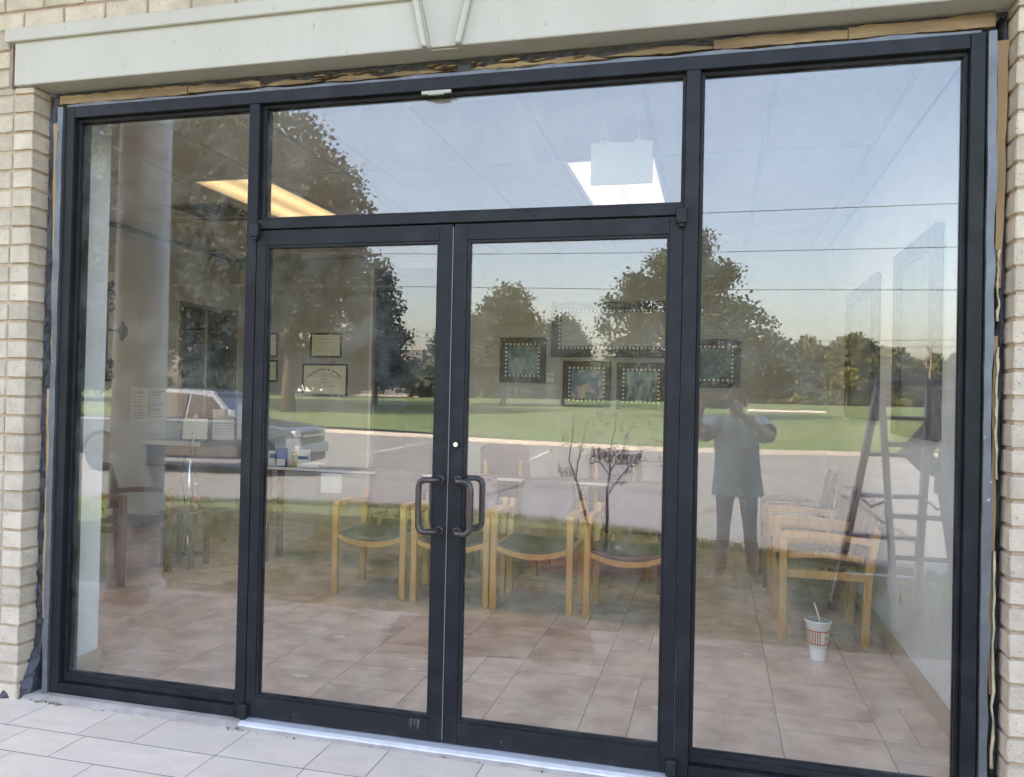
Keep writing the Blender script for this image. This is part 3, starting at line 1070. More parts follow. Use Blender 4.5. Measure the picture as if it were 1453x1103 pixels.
blk.location = (1.44, 3.75, 0); blk.rotation_euler = (0, 0, -math.pi / 2)
blk['label'] = 'dark wooden armchair with black cushions farthest along the right wall'
lch = make_chair(WOODD, VINYLS, DARKFAB, .86)
lch['category'] = 'chair'
lch.location = (-3.12, 2.14, 0); lch.rotation_euler = (0, 0, math.pi / 2)
lch['label'] = 'reddish wood armchair with dark back beside the left wall'

# ------------------------------------------------------------------ long narrow tables
def long_table(xa, xb, ya, yb, label):
    L = math.hypot(xb - xa, yb - ya)
    T = thing('long_table', label, 'table', (xa, ya, 0), math.atan2(yb - ya, xb - xa), 'long narrow tables behind the chairs')
    MB().box(0, L, .006, .30, .785, .812, .002).build('table_top', COUNTER, T)
    MB().box(0, L, -.004, .0055, .793, .813, .001).build('edge_strip', COUNTERE, T)
    for x in (.06, L - .06):
        for y in (.03, .26):
            MB().box(x - .025, x + .025, y - .02, y + .02, 0, .785, .003).build('leg', WOODD, T)
    return T
long_table(-2.72, -.93, 2.99, 2.97, 'long narrow dark table with pale edge carrying leaflets, behind the left chairs')
long_table(-.90, .74, 2.98, 2.94, 'long narrow dark table with pale edge behind the right chairs')
pc = MB().box(-.095, .095, -.0008, .0008, -.16, 0).build('paper_notice', PAPER, loc=(-2.03, 2.975, .782))
tag(pc, 'plain pale notice hanging from the table edge at the left', 'notice')
def card(name, x, y, w, h, mt, label, z=.8125, strip=None, th=.02, rz=0):
    c = thing(name, label, 'leaflet', (x, y, z), rz)
    MB().box(-w / 2, w / 2, -th / 2, th / 2, 0, h, .0015).build('cover', mt, c)
    if strip:
        MB().box(-w / 2 + .012, w / 2 - .012, -th / 2 - .0014, -th / 2, h * strip[0], h * strip[1]).build('print', strip[2], c)
    return c
card('leaflet_stack', -2.64, 3.10, .10, .13, PAPER, 'pale leaflet at the far left end of the long table', strip=(.5, .8, BLUEP))
card('leaflet_stack', -2.545, 3.06, .105, .16, BLUEP, 'dark blue and white leaflet box on the long table', strip=(.05, .40, PAPER))
card('leaflet_stack', -2.49, 3.16, .135, .235, PAPER, 'tall white leaflet at the back of the long table')
card('leaflet_stack', -2.425, 3.10, .07, .13, YELP, 'yellow leaflet between the white ones on the long table', strip=(.4, .7, PAPER))
card('leaflet_stack', -2.335, 3.06, .12, .155, PAPER, 'white leaflet with a small blue mark on the long table', strip=(.45, .62, BLUEP))
tag(MB().box(-.05, .05, -.07, .07, 0, .04, .004).build('card_box', PAPER, loc=(-2.24, 3.12, .8125)), 'small low white card box right of the leaflets', 'box')

# ------------------------------------------------------------------ pictures
def picture(name, cx, cz, w, h, fw_, art, label, cat, group=None, rail=FRAMEW, bead=True, d=.035, y=5.0, loc=None, rz=0.0, mat=None):
    P = thing(name, label, cat, loc or (cx, y - .0005, cz), rz, group)
    o = MB()
    for (a, b, c, e) in ((-w / 2, -w / 2 + fw_, -h / 2, h / 2), (w / 2 - fw_, w / 2, -h / 2, h / 2), (-w / 2 + fw_, w / 2 - fw_, h / 2 - fw_, h / 2), (-w / 2 + fw_, w / 2 - fw_, -h / 2, -h / 2 + fw_)):
        o.box(a, b, -d, 0, c, e, .006)
    o.build('frame', rail, P)
    iw, ih = w - 2 * fw_, h - 2 * fw_
    MB().box(-iw / 2, iw / 2, -.012, -.004, -ih / 2, ih / 2).build('picture_sheet', art, P)
    if bead:
        b = MB()
        s_ = .040
        g_ = .014
        nx = int((w - 2 * fw_ + .03) / s_)
        nz = int((h - 2 * fw_ + .03) / s_)
        for i in range(nx + 1):
            xx = -iw / 2 - g_ + (iw + 2 * g_) * i / nx
            for zz in (-ih / 2 - g_, ih / 2 + g_):
                b.box(xx - .0105, xx + .0105, -d - .009, -d + .002, zz - .0105, zz + .0105, .002)
        for i in range(1, nz):
            zz = -ih / 2 - g_ + (ih + 2 * g_) * i / nz
            for xx in (-iw / 2 - g_, iw / 2 + g_):
                b.box(xx - .0105, xx + .0105, -d - .009, -d + .002, zz - .0105, zz + .0105, .002)
        b.build('bead_trim', BEAD, P, kind='stuff')
    return P
GP = 'small square beaded pictures on the back wall'
picture('framed_picture', -.898, 1.841, .49, .47, .085, ART1, 'small beaded picture of blue swirls left of the thermostat', 'picture', GP)
picture('framed_picture', -.222, 1.602, .49, .47, .085, ART2, 'small beaded picture in blue and pink below the large empty frame', 'picture', GP)
picture('framed_picture', .330, 1.590, .49, .47, .085, ART3, 'small beaded green blue picture with pale diagonal strokes', 'picture', GP)
picture('framed_picture', 1.035, 1.826, .49, .47, .085, ART4, 'small beaded teal picture right of the mullion above the photographer', 'picture', GP)
picture('large_frame', .11, 2.16, 1.42, .56, .105, WALL, 'very large dark beaded picture frame high on the back wall', 'picture')
LB = M('black_frame', (.025, .02, .017), .4)
def diploma(cx, cz, w, h, label, lines):
    P = picture('diploma', cx, cz, w, h, .022, PARCH, label, 'diploma', 'framed diplomas on the back wall', LB, False, .02)
    b = MB()
    for (x0, x1, z, t_) in lines:
        n = max(1, int((x1 - x0) / .012))
        for i in range(n):
            if rnd.random() < .85:
                xa = x0 + (x1 - x0) * i / n
                b.box(xa, xa + .009, -.0135, -.0122, z - t_ / 2, z + t_ / 2)
    return P, b
P, b = diploma(-3.155, 1.985, .385, .275, 'smaller black framed diploma hanging above the wide one', [(-.1, .1, .07, .006), (-.12, .12, .03, .004), (-.06, .06, -.01, .004), (-.12, -.03, -.07, .004), (.03, .12, -.07, .004)])
b.build('lettering', M('faded_ink', (.3, .29, .22), .8), P, kind='stuff')
P, b = diploma(-3.16, 1.60, .555, .36, 'wide black framed diploma with an arched line of lettering', [(-.13, .12, .062, .005), (-.16, .16, .040, .005), (-.04, .04, .010, .005), (-.07, .07, -.03, .004), (-.2, -.07, -.065, .004), (.06, .2, -.065, .004), (-.2, -.07, -.1, .004)])
for i in range(26):
    a = R_(142 - 104 * i / 25)
    if i in (8, 14, 17):
        continue
    xx, zz = .25 * math.cos(a) * 1.0, -.10 + .215 * math.sin(a)
    hgt = .022 if i in (0, 9, 15, 18) else .014
    b.box(xx - .006, xx + .006, -.0136, -.0122, zz - hgt / 2, zz + hgt / 2)
b.build('lettering', INK, P, kind='stuff')
diploma(-3.88, 1.985, .26, .28, 'upper diploma half hidden behind the mullion', [(-.1, .1, .05, .006)])[1].build('lettering', INK, kids(bpy.data.objects['diploma.002'])[0].parent, kind='stuff')
diploma(-3.87, 1.69, .25, .25, 'lower diploma half hidden behind the mullion', [(-.1, .1, .05, .006)])[1].build('lettering', INK, bpy.data.objects['diploma.003'], kind='stuff')
# tall frames on the right wall
for (yc, zc, w, h, lb) in ((1.44, 1.80, .90, 1.03, 'tall dark framed picture on the right wall nearest the glass'), (3.05, 1.83, 1.18, .96, 'tall dark framed picture farther along the right wall')):
    P = thing('wall_picture', lb, 'picture', (2.0795, yc, zc), -math.pi / 2 + math.pi, 'large pictures on the right wall')
    P.rotation_euler = (0, 0, math.pi / 2)
    o = MB()
    fw_ = .10
    for (a, b_, c, e) in ((-w / 2, -w / 2 + fw_, -h / 2, h / 2), (w / 2 - fw_, w / 2, -h / 2, h / 2), (-w / 2 + fw_, w / 2 - fw_, h / 2 - fw_, h / 2), (-w / 2 + fw_, w / 2 - fw_, -h / 2, -h / 2 + fw_)):
        o.box(a, b_, 0, .045, c, e, .01)
    o.build('frame', FRAMEW, P)
    MB().box(-w / 2 + fw_, w / 2 - fw_, .004, .012, -h / 2 + fw_, h / 2 - fw_).build('picture_sheet', M('dim_print', (.30, .31, .29), .3, (.18, .20, .20), 3), P)
th = thing('thermostat', 'small pale thermostat right of the blue swirl picture', 'thermostat', (-.60, 4.9995, 1.66))
MB().box(-.045, .045, -.022, 0, -.05, .05, .004).build('body', WHITEP, th)
MB().box(-.028, .028, -.0235, -.0221, .0, .03).build('display', M('lcd', (.35, .38, .34), .3), th)
sk = thing('wall_socket', 'cream wall socket low on the back wall near the right chairs', 'socket', (1.325, 4.9995, .443))
MB().box(-.036, .036, -.007, 0, -.058, .058, .002).build('plate', M('cream_plastic', (.60, .55, .44), .5), sk)
for zz in (-.022, .022):
    MB().box(-.014, .014, -.0085, -.0071, zz - .013, zz + .013).build('outlet', M('outlet_face', (.42, .38, .30), .5) if zz < 0 else bpy.data.materials['outlet_face'], sk)
s2 = thing('wall_socket', 'cream wall socket low on the right wall', 'socket', (2.0795, 1.75, .40), math.pi / 2)
MB().box(-.036, .036, 0, .007, -.058, .058, .002).build('plate', bpy.data.materials['cream_plastic'], s2)

# ------------------------------------------------------------------ left wall things and the counter
cr = thing('iron_wall_cross', 'dark wrought iron scroll cross on the left wall', 'wall ornament', (-4.2495, 2.92, 1.93))
def spiral(c, r0, turns, a0, sg):
    return [(c[0], c[1] + (r0 * (1 - .75 * i / 22)) * math.cos(a0 + sg * turns * 2 * math.pi * i / 22), c[2] + (r0 * (1 - .75 * i / 22)) * math.sin(a0 + sg * turns * 2 * math.pi * i / 22)) for i in range(23)]
MB().tube([(.015, 0, -.42), (.015, 0, .42)], .012, 6).tube([(.015, -.2, .05), (.015, .2, .05)], .012, 6).build('bar', IRON, cr)
for (cy, cz, r0, a0, sg) in ((.05, .36, .055, 3.1, -1), (-.05, .36, .055, 0, 1), (.04, .46, .04, 3.1, 1), (-.04, .46, .04, 0, -1), (.05, -.36, .055, 3.1, 1), (-.05, -.36, .055, 0, -1), (.06, -.26, .045, 3.1, -1), (-.06, -.26, .045, 0, 1), (.05, .26, .045, 3.1, 1), (-.05, .26, .045, 0, -1)):
    MB().tube(spiral((.015, cy, cz), r0, 1.4, a0, sg), .0085, 6).build('scroll', IRON, cr)
q = MB()
for sg in (-1, 1):
    q.lathe([(.02, -.01), (.05, -.008), (.062, 0), (.05, .008), (.02, .01)], (.02, sg * .20, .05), 14, axis='x')
    q.lathe([(.01, -.01), (.024, 0), (.01, .01)], (.02, sg * .19, .115), 10, axis='x').lathe([(.01, -.01), (.024, 0), (.01, .01)], (.02, sg * .19, -.015), 10, axis='x')
q.build('medallion', IRON, cr)
def notice(y0, y1, z0, z1, label):
    N = thing('notice_sheet', label, 'notice', (-4.2495, (y0 + y1) / 2, (z0 + z1) / 2), 0, 'printed sheets by the reception window')
    w, h = (y1 - y0) / 2, (z1 - z0) / 2
    MB().box(0, .0015, -w, w, -h, h).build('sheet', PAPER, N)
    b = MB()
    z = h - .03
    while z > -h + .02:
        L_ = rnd.uniform(.6, .95)
        b.box(.0016, .0024, -w * .85, -w * .85 + 1.7 * w * L_, z - .0035, z + .0035)
        z -= rnd.choice((.014, .014, .028))
    b.build('printed_line', M('grey_ink', (.33, .32, .30), .8) if 'grey_ink' not in bpy.data.materials else bpy.data.materials['grey_ink'], N, kind='stuff')
notice(3.27, 3.50, 1.145, 1.465, 'printed sheet on the left wall, left one of the pair')
notice(3.52, 3.76, 1.15, 1.465, 'printed sheet on the left wall, right one of the pair next to the window')
ct_ = thing('reception_counter', 'brown reception counter under the dark window', 'counter', (-4.25, 4.0, 0))
MB().box(.0005, .62, -.55, .95, .93, .965, .004).build('counter_top', COUNTER, ct_)
MB().box(.0005, .626, -.562, -.5505, .925, .967, .002).build('edge_strip', COUNTERE, ct_)
MB().box(.0005, .55, -.50, .90, .72, .9295).build('apron', M('counter_face', (.16, .12, .095), .5), ct_)
for y in (-.46, .86):
    MB().box(.47, .53, y - .03, y + .03, 0, .72, .003).build('leg', WOODD, ct_)
tb = thing('tissue_box', 'teal patterned tissue box with a tissue standing up', 'tissue box', (-3.80, 3.60, .9655), .3)
MB().box(-.12, .12, -.06, .06, 0, .105, .004).build('box', TEALP, tb)
MB().fold([(-.05, -.02, .10), (0, .01, .105), (.06, -.01, .10)], [(-.005, 0, .25), (.01, .0, .262), (.018, .005, .245)], True).fold([(-.05, .02, .10), (0, .03, .105), (.06, .02, .10)], [(-.005, 0.004, .25), (.01, .004, .262), (.018, .009, .245)], True).build('tissue', PAPER, tb)
pp = thing('paper_holder', 'white printed sheet leaning in a stand on the counter', 'paper', (-3.70, 3.92, .9655), .25)
MB().box(-.11, .11, -.001, .001, 0, .30).build('sheet', PAPER, pp)
b = MB()
for i in range(9):
    b.box(-.085, rnd.uniform(.02, .085), -.0022, -.0012, .27 - i * .027, .274 - i * .027)
b.build('printed_line', bpy.data.materials['grey_ink'], pp, kind='stuff')
p2 = thing('paper_holder', 'second printed sheet on the counter, half behind the mullion', 'paper', (-3.56, 4.15, .9655), .2)
MB().box(-.12, .12, -.001, .001, 0, .36).build('sheet', PAPER, p2)
ss = thing('sign_stand', 'chrome floor stand with round base and a pale card on top', 'sign stand', (-3.43, 3.03, 0))
MB().lathe([(.15, 0), (.15, .012), (.12, .022), (.03, .034)], seg=28).build('base', CHROME, ss)
MB().lathe([(.026, .03), (.026, .84), (.018, .85)], seg=16).build('pole', CHROME, ss)
MB().lathe([(.007, .85), (.007, 1.08)], (.03, 0, 0), seg=10).build('rod', CHROME, ss)
MB().box(-.12, .10, -.004, .004, 1.02, 1.21, .002).build('card', PAPER, ss, rot=(-.12, 0, .25))
MB().lathe([(.034, .16), (.04, .18), (.04, .24), (.03, .26)], (.045, 0, 0), seg=12).build('clamp', M('olive_clamp', (.10, .11, .05), .6), ss)
cable = MB().tube([(-3.62, 3.30, .96), (-3.66, 3.26, .80), (-3.68, 3.25, .62), (-3.66, 3.3, .40), (-3.62, 3.36, .18), (-3.55, 3.3, .02), (-3.5, 3.2, .01)], .007, 6)
tag(cable.build('phone_cable', IRON), 'black cable hanging from the counter beside the chrome stand', 'cable')
stb = thing('side_table', 'small reddish side table carrying the bottle', 'side table', (-3.14, 2.66, 0))
MB().box(-.20, .12, -.13, .13, .44, .465, .003).build('table_top', WOODD, stb)
for xx in (-.17, .09):
    for yy in (-.10, .10):
        MB().box(xx - .02, xx + .02, yy - .02, yy + .02, 0, .44, .003).build('leg', WOODD, stb)
bt = thing('water_bottle', 'half full clear plastic bottle on the small side table', 'bottle', (-3.07, 2.62, .4655))
MB().lathe([(.030, 0), (.034, .006), (.034, .05), (.031, .056), (.034, .064), (.034, .14), (.026, .165), (.014, .19), (.013, .205)], seg=18).build('body', PLASTICCL, bt)
MB().lathe([(.015, .205), (.015, .222), (.012, .224)], seg=14).build('cap', WHITEP, bt)
MB().lathe([(.0345, .07), (.0347, .105)], seg=18).build('label_band', M('bottle_label', (.45, .18, .12), .5), bt)
MB().lathe([(.031, .003), (.031, .06)], seg=18).build('drink', M('drink', (.30, .15, .09), .2), bt)

# ------------------------------------------------------------------ the cup on the floor
cup = thing('drink_cup', 'white foam cup with orange striped band and straw standing on the tiles', 'cup', (1.643, 1.729, 0))
MB().lathe([(.040, 0), (.041, .006), (.0475, .075), (.052, .082), (.056, .088), (.070, .215), (.0735, .218), (.0735, .226), (.070, .227)], seg=36).build('cup_body', CUPW, cup)
MB().lathe([(.0705, .2272), (.0700, .2325), (.066, .2335), (.060, .229), (.004, .2295)], seg=36).build('lid', PLASTICCL, cup)
MB().lathe([(.0655, .2265), (.01, .2268)], seg=30).build('drink_surface', M('cola', (.20, .19, .17), .3), cup)
def rad(z): return .056 + (.070 - .056) * (z - .088) / (.215 - .088)
st = MB()
def patch(a0, a1, z0, z1, off=.0006, mi=0):
    n = max(1, int(abs(a1 - a0) / .12))
    for i in range(n):
        b0, b1 = a0 + (a1 - a0) * i / n, a0 + (a1 - a0) * (i + 1) / n
        st.poly([((rad(z0) + off) * math.cos(b0), (rad(z0) + off) * math.sin(b0), z0), ((rad(z0) + off) * math.cos(b1), (rad(z0) + off) * math.sin(b1), z0),
                 ((rad(z1) + off) * math.cos(b1), (rad(z1) + off) * math.sin(b1), z1), ((rad(z1) + off) * math.cos(b0), (rad(z1) + off) * math.sin(b0), z1)], mi)
patch(0, 2 * math.pi, .168, .176)
patch(0, 2 * math.pi, .094, .101)
cam_dir = math.atan2(-3.1231 - 1.729, 1.0536 - 1.643)
for k in range(26):
    a = cam_dir + 1.15 + k * (2 * math.pi - .80) / 26
    patch(a, a + .11, .101, .168)
    if k % 2 == 0:
        pass
# the white panel with its zigzag emblem and small print
ea = cam_dir + .78
for k, (u0, w0, u1, w1) in enumerate(((-.17, .150, -.085, .122), (-.085, .122, 0, .148), (0, .148, .085, .122), (.085, .122, .17, .150))):
    st.poly([((rad(z) + .0007) * math.cos(ea + u), (rad(z) + .0007) * math.sin(ea + u), z) for u, z in ((u0 - .03, w0), (u0 + .03, w0), (u1 + .03, w1), (u1 - .03, w1))])
patch(ea - .18, ea + .18, .158, .164)
patch(ea - .18, ea + .18, .108, .113)
st.build('striped_band', ORANGE, cup)
MB().tube([(.0, 0, .02), (.006, -.004, .23), (-.016, .004, .30), (-.022, .006, .318)], .004, 8).build('straw', STRAW, cup)
# ------------------------------------------------------------------ ground in front of the building (seen mirrored in the glass)
GRASS = M('near_grass', (.11, .185, .045), .9, (.17, .17, .075), 3, .35, .7, bump=.6, bscale=60, dist=.02)
LAWN = M('far_lawn', (.075, .145, .042), .95, (.12, .165, .06), .12, .35, .7, detail=8, speck=(.5, (.055, .105, .03), .62))
ROAD = M('concrete_lot', (.195, .22, .23), .9, (.165, .186, .195), .35, .3, .7, detail=9, bump=.2, bscale=18, speck=(1.3, (.15, .152, .15), .66))
KERB = M('kerb_concrete', (.46, .45, .42), .9, (.38, .37, .35), 2)
CRACK = M('dark_joint', (.07, .068, .065), .95)
PAINT = M('faded_white_paint', (.60, .60, .56), .8, (.45, .45, .43), 8)
edge = [(-16, -6.2), (-8, -6.0), (-5.75, -6.1), (-4.6, -6.5), (-3.2, -6.68), (-2, -6.6), (-.8, -6.28), (.45, -5.75), (1.05, -5.3), (2.2, -4.8), (3.0, -4.35), (5, -3.8), (16, -3.4)]
def edge_y(x):
    for (a, ya), (b, yb) in zip(edge, edge[1:]):
        if a <= x <= b:
            return ya + (yb - ya) * (x - a) / (b - a)
    return -4
g = MB()
A = [(x, -1.852, -.030) for x, y in edge]
B = [(x, y, -.034) for x, y in edge]
C_ = [(x, y - .03, -.20) for x, y in edge]
g.fold(A, B, False).fold(B, C_, False)
g.build('lawn_strip', GRASS, kind='structure')
bl = MB()
r = random.Random(5)
for i in range(15000):
    x = r.uniform(-7.0, 4.2)
    ey = edge_y(x)
    if r.random() < .4:
        y = ey + abs(r.gauss(0, .10)) - .03
    else:
        y = r.uniform(ey, -1.87)
    if ((x - .1) / .72) ** 2 + ((y + 4.0) / .55) ** 2 < 1 and r.random() < .93:
        continue
    h = r.uniform(.03, .075) * (1.4 if y < ey + .12 else 1)
    a = r.uniform(0, 6.28)
    w = r.uniform(.004, .009)
    lx, ly = r.gauss(0, .022), r.gauss(0, .022)
    bl.poly([(x - w * math.cos(a), y - w * math.sin(a), -.034), (x + w * math.cos(a), y + w * math.sin(a), -.034), (x + lx, y + ly, -.034 + h)])
bl.build('grass', M('grass_blades', (.12, .20, .045), .8, (.20, .20, .08), 2.2, .4, .65), kind='stuff')
mb = MB()
for i in range(2600):
    a, q = r.uniform(0, 6.28), math.sqrt(r.random())
    x, y = .1 + .74 * q * math.cos(a), -4.0 + .56 * q * math.sin(a)
    s_ = r.uniform(.012, .04)
    c_, s2_ = math.cos(a * 7), math.sin(a * 7)
    z = -.028 + r.uniform(0, .03) * (1 - q * .7)
    mb.poly([(x - s_ * c_, y - s_ * s2_, z), (x + .4 * s_ * s2_, y - .4 * s_ * c_, z + r.uniform(0, .012)), (x + s_ * c_, y + s_ * s2_, z + r.uniform(-.004, .012)), (x - .4 * s_ * s2_, y + .4 * s_ * c_, z)])
mb.build('mulch', M('red_mulch', (.34, .095, .06), .9, (.16, .05, .035), 30), kind='stuff')
kl = [(-60, -38), (-25, -29.5), (-14, -27.2), (-9.9, -26.0), (-6.5, -24.3), (-1.4, -22.8), (2.9, -23.3), (8, -24.8), (20, -27.5), (60, -38)]
MB().fold([(-60, -3.0, -.17), (60, -3.0, -.17)], [(-60, -45, -.17), (60, -45, -.17)], False).build('parking_lot', ROAD, kind='structure')
kb = MB()
kb.fold([(x, y, -.18) for x, y in kl], [(x, y - .015, -.03) for x, y in kl], False)
kb.fold([(x, y - .015, -.03) for x, y in kl], [(x, y - .17, -.025) for x, y in kl], False)
kb.fold([(x, y - .17, -.025) for x, y in kl], [(x, y - .18, -.3) for x, y in kl], False)
kb.build('kerb', KERB, kind='structure')
gut = MB().fold([(x, y + .38, -.1665) for x, y in kl], [(x, y - .01, -.163) for x, y in kl], False)
gut.build('gutter', M('gutter_concrete', (.24, .235, .225), .9, (.18, .178, .17), 1.5), kind='structure')
def strip(name, pts, w, z, mt, kind='structure'):
    t = MB()
    L_, R2 = [], []
    for i, p in enumerate(pts):
        d = (Vector(pts[min(i + 1, len(pts) - 1)]) - Vector(pts[max(i - 1, 0)])).normalized()
        n_ = Vector((-d.y, d.x)) * w / 2
        L_.append((p[0] + n_.x, p[1] + n_.y, z))
        R2.append((p[0] - n_.x, p[1] - n_.y, z))
    t.fold(L_, R2, False)
    return t.build(name, mt, kind=kind)
strip('parking_line', [(-8.05, -16.5), (-8.7, -23.8)], .12, -.165, PAINT)
strip('parking_line', [(5.2, -19.0), (8.3, -24.2)], .12, -.165, PAINT)
strip('parking_line', [(-3.6, -16.8), (-3.9, -21.5)], .10, -.165, PAINT)
strip('pavement_joint', [(-30, -17.9), (-9.7, -17.45), (-4.75, -17.15), (-.35, -16.9), (20, -15.7)], .035, -.1655, CRACK)
strip('pavement_joint', [(-20, -11.6), (0, -11.0), (15, -10.4)], .025, -.1655, CRACK)
strip('pavement_joint', [(3.25, -13.2), (3.27, -12.4), (3.36, -9.9), (3.33, -9.0), (3.4, -7.9), (3.3, -6.5)], .05, -.165, CRACK)
strip('pavement_joint', [(-2.6, -9.4), (-2.42, -11.1), (-2.3, -13.2), (-2.18, -14.7)], .035, -.1648, CRACK)
def lz(y):
    """height of the far lawn"""
    d = -y
    if d < 24: return -.03
    if d < 80: return -.03 + (1.30 + .03) * ((d - 24) / 56) ** .9
    return 1.30 + (d - 80) * .0006
lw_ = MB()
lines = []
for k in range(9):
    f_ = k / 8
    lines.append([(x, (y - .175) * (1 - f_) + (-80) * f_) for x, y in kl])
prev = None
for ln_ in lines:
    cur = [lw_.bm.verts.new((x * (1 + 2.5 * abs(y) / 80 * (abs(x) > 50)), y, lz(y) if i_ > -1 else 0)) for i_, (x, y) in enumerate(ln_)]
    if prev:
        for i in range(len(cur) - 1):
            lw_.bm.faces.new((prev[i], prev[i + 1], cur[i + 1], cur[i])).smooth = True
    prev = cur
far_l = [lw_.bm.verts.new((v.co.x * (9 if abs(v.co.x) > 50 else 4), -600, lz(-600))) for v in prev]
for i in range(len(prev) - 1):
    lw_.bm.faces.new((prev[i], prev[i + 1], far_l[i + 1], far_l[i]))
lw_.build('lawn', LAWN, kind='structure')
MB().box(-700, 700, -700, 500, -1.4, -.40).build('ground', M('soil', (.10, .11, .06), .95), kind='structure')
pa = MB()
xs_ = [3.4 + 5.6 * i / 10 for i in range(11)]
pa.fold([(x, -57.5 - .2 * (x - 3.4), lz(-57.5) + .03) for x in xs_], [(x, -61.5 - .1 * (x - 3.4) + .35 * max(0, x - 7.2), lz(-61.5) + .05) for x in xs_], False)
pa.build('path', M('white_concrete', (.62, .61, .58), .9, (.54, .53, .5), .8), kind='structure')
# meadow strip in front of the wood, sunlight put into its yellow
MB().fold([(3, -108, lz(-108) + .012), (70, -108, lz(-108) + .012)], [(3, -127, lz(-127) + .02), (70, -127, lz(-127) + .02)], False).build('meadow', M('sunlit_meadow', (.20, .19, .07), .95, (.15, .16, .06), .3), kind='structure')

# ------------------------------------------------------------------ porch over the pavement
pr = thing('porch_roof', 'flat white porch roof over the pavement in front of the entrance', 'roof', (0, 0, 4.60))
MB().box(-9, 9, -1.80, -.10, .0, .04).build('soffit', M('soffit_board', (.36, .345, .32), .8), pr)
MB().box(-9, 9, -1.85, -1.805, -.06, .30).build('fascia', CAST, pr)
MB().box(-9, 9, -1.80, .12, .30, .34).build('deck', bpy.data.materials['roof_felt'], pr)
WCOL = M('white_column', (.70, .70, .68), .45)
def column(x, y, label):
    c = thing('porch_column', label, 'column', (x, y, 0), 0, 'white porch columns')
    MB().lathe([(.176, .10), (.176, .12), (.175, 1.2), (.162, 4.38)], seg=36).build('shaft', WCOL, c)
    MB().lathe([(.205, .0), (.205, .09), (.19, .10)], seg=32).build('plinth', WCOL, c)
    MB().lathe([(.165, 4.38), (.20, 4.41), (.215, 4.46), (.215, 4.48)], seg=32).box(-.23, .23, -.23, .23, 4.48, 4.60, .004).build('capital', WCOL, c)
column(-2.84, -1.55, 'round white porch column mirrored in the left sidelight')
column(3.25, -1.55, 'round white porch column to the right of the entrance')

# ------------------------------------------------------------------ reddish mat on the pavement
mt_ = thing('door_mat', 'reddish brown mat lying askew on the pavement', 'mat', (-.24, -1.50, .001), R_(-12))
MB().box(-.60, .60, -.36, .36, 0, .008, .003).build('mat_body', M('red_brown_mat', (.085, .040, .030), .95, (.06, .028, .022), 40, bump=.6, bscale=200), mt_)
MB().box(-.615, -.6005, -.375, .375, 0, .010, .002).box(.6005, .615, -.375, .375, 0, .010, .002).box(-.6, .6, .3605, .375, 0, .010, .002).box(-.6, .6, -.375, -.3605, 0, .010, .002).build('edging', M('mat_edge', (.03, .022, .02), .8), mt_)

# ------------------------------------------------------------------ trees
BARK = M('bark', (.11, .085, .065), .95, (.06, .048, .038), 3, bump=.8, bscale=20, stretch=(1, 1, .2), dist=.03)
def leaf_mat(name, a, b, sc):
    return M(name, a, .75, b, sc, .38, .62, detail=3, spec=.25)
LEAF_OAK = leaf_mat('oak_leaves', (.022, .031, .014), (.040, .050, .020), .35)
LEAF_PINE = leaf_mat('pine_needles', (.022, .036, .020), (.038, .055, .025), .5)
LEAF_MID = leaf_mat('green_leaves', (.042, .060, .021), (.068, .085, .030), .4)
LEAF_FAR = leaf_mat('far_leaves', (.045, .068, .024), (.085, .105, .040), .25)
LEAF_YEL = leaf_mat('yellow_leaves', (.15, .15, .035), (.09, .11, .03), .6)
def leaves(bm, r, c, n, spread, size, flat=0.0):
    for _ in range(n):
        p = Vector((c[0] + r.gauss(0, spread), c[1] + r.gauss(0, spread), c[2] + r.gauss(0, spread * .75)))
        u = Vector((r.gauss(0, 1), r.gauss(0, 1), r.gauss(0, 1 - flat))).normalized()
        v = u.orthogonal().normalized()
        v.rotate(Matrix.Rotation(r.uniform(0, 6.28), 3, u))
        s_ = size * r.uniform(.6, 1.3)
        q = [p - u * s_ * .6, p + v * s_ * .42, p + u * s_ * .6, p - v * s_ * .42]
        bm.faces.new([bm.verts.new(x) for x in q])
def crown(r, blobs, clumps, per, spread, size, shell=.55, flat=0.0):
    bm = bmesh.new()
    wts = [b[1][0] * b[1][1] * b[1][2] for b in blobs]
    for _ in range(clumps):
        c, rad_ = r.choices(blobs, wts)[0]
        d = Vector((r.gauss(0, 1), r.gauss(0, 1), r.gauss(0, 1))).normalized()
        q = shell + (1 - shell) * r.random() ** .6
        if r.random() < .25:
            q *= r.random()
        p = (c[0] + d.x * rad_[0] * q, c[1] + d.y * rad_[1] * q, c[2] + d.z * rad_[2] * q)
        leaves(bm, r, p, per, spread, size, flat)
    return bm
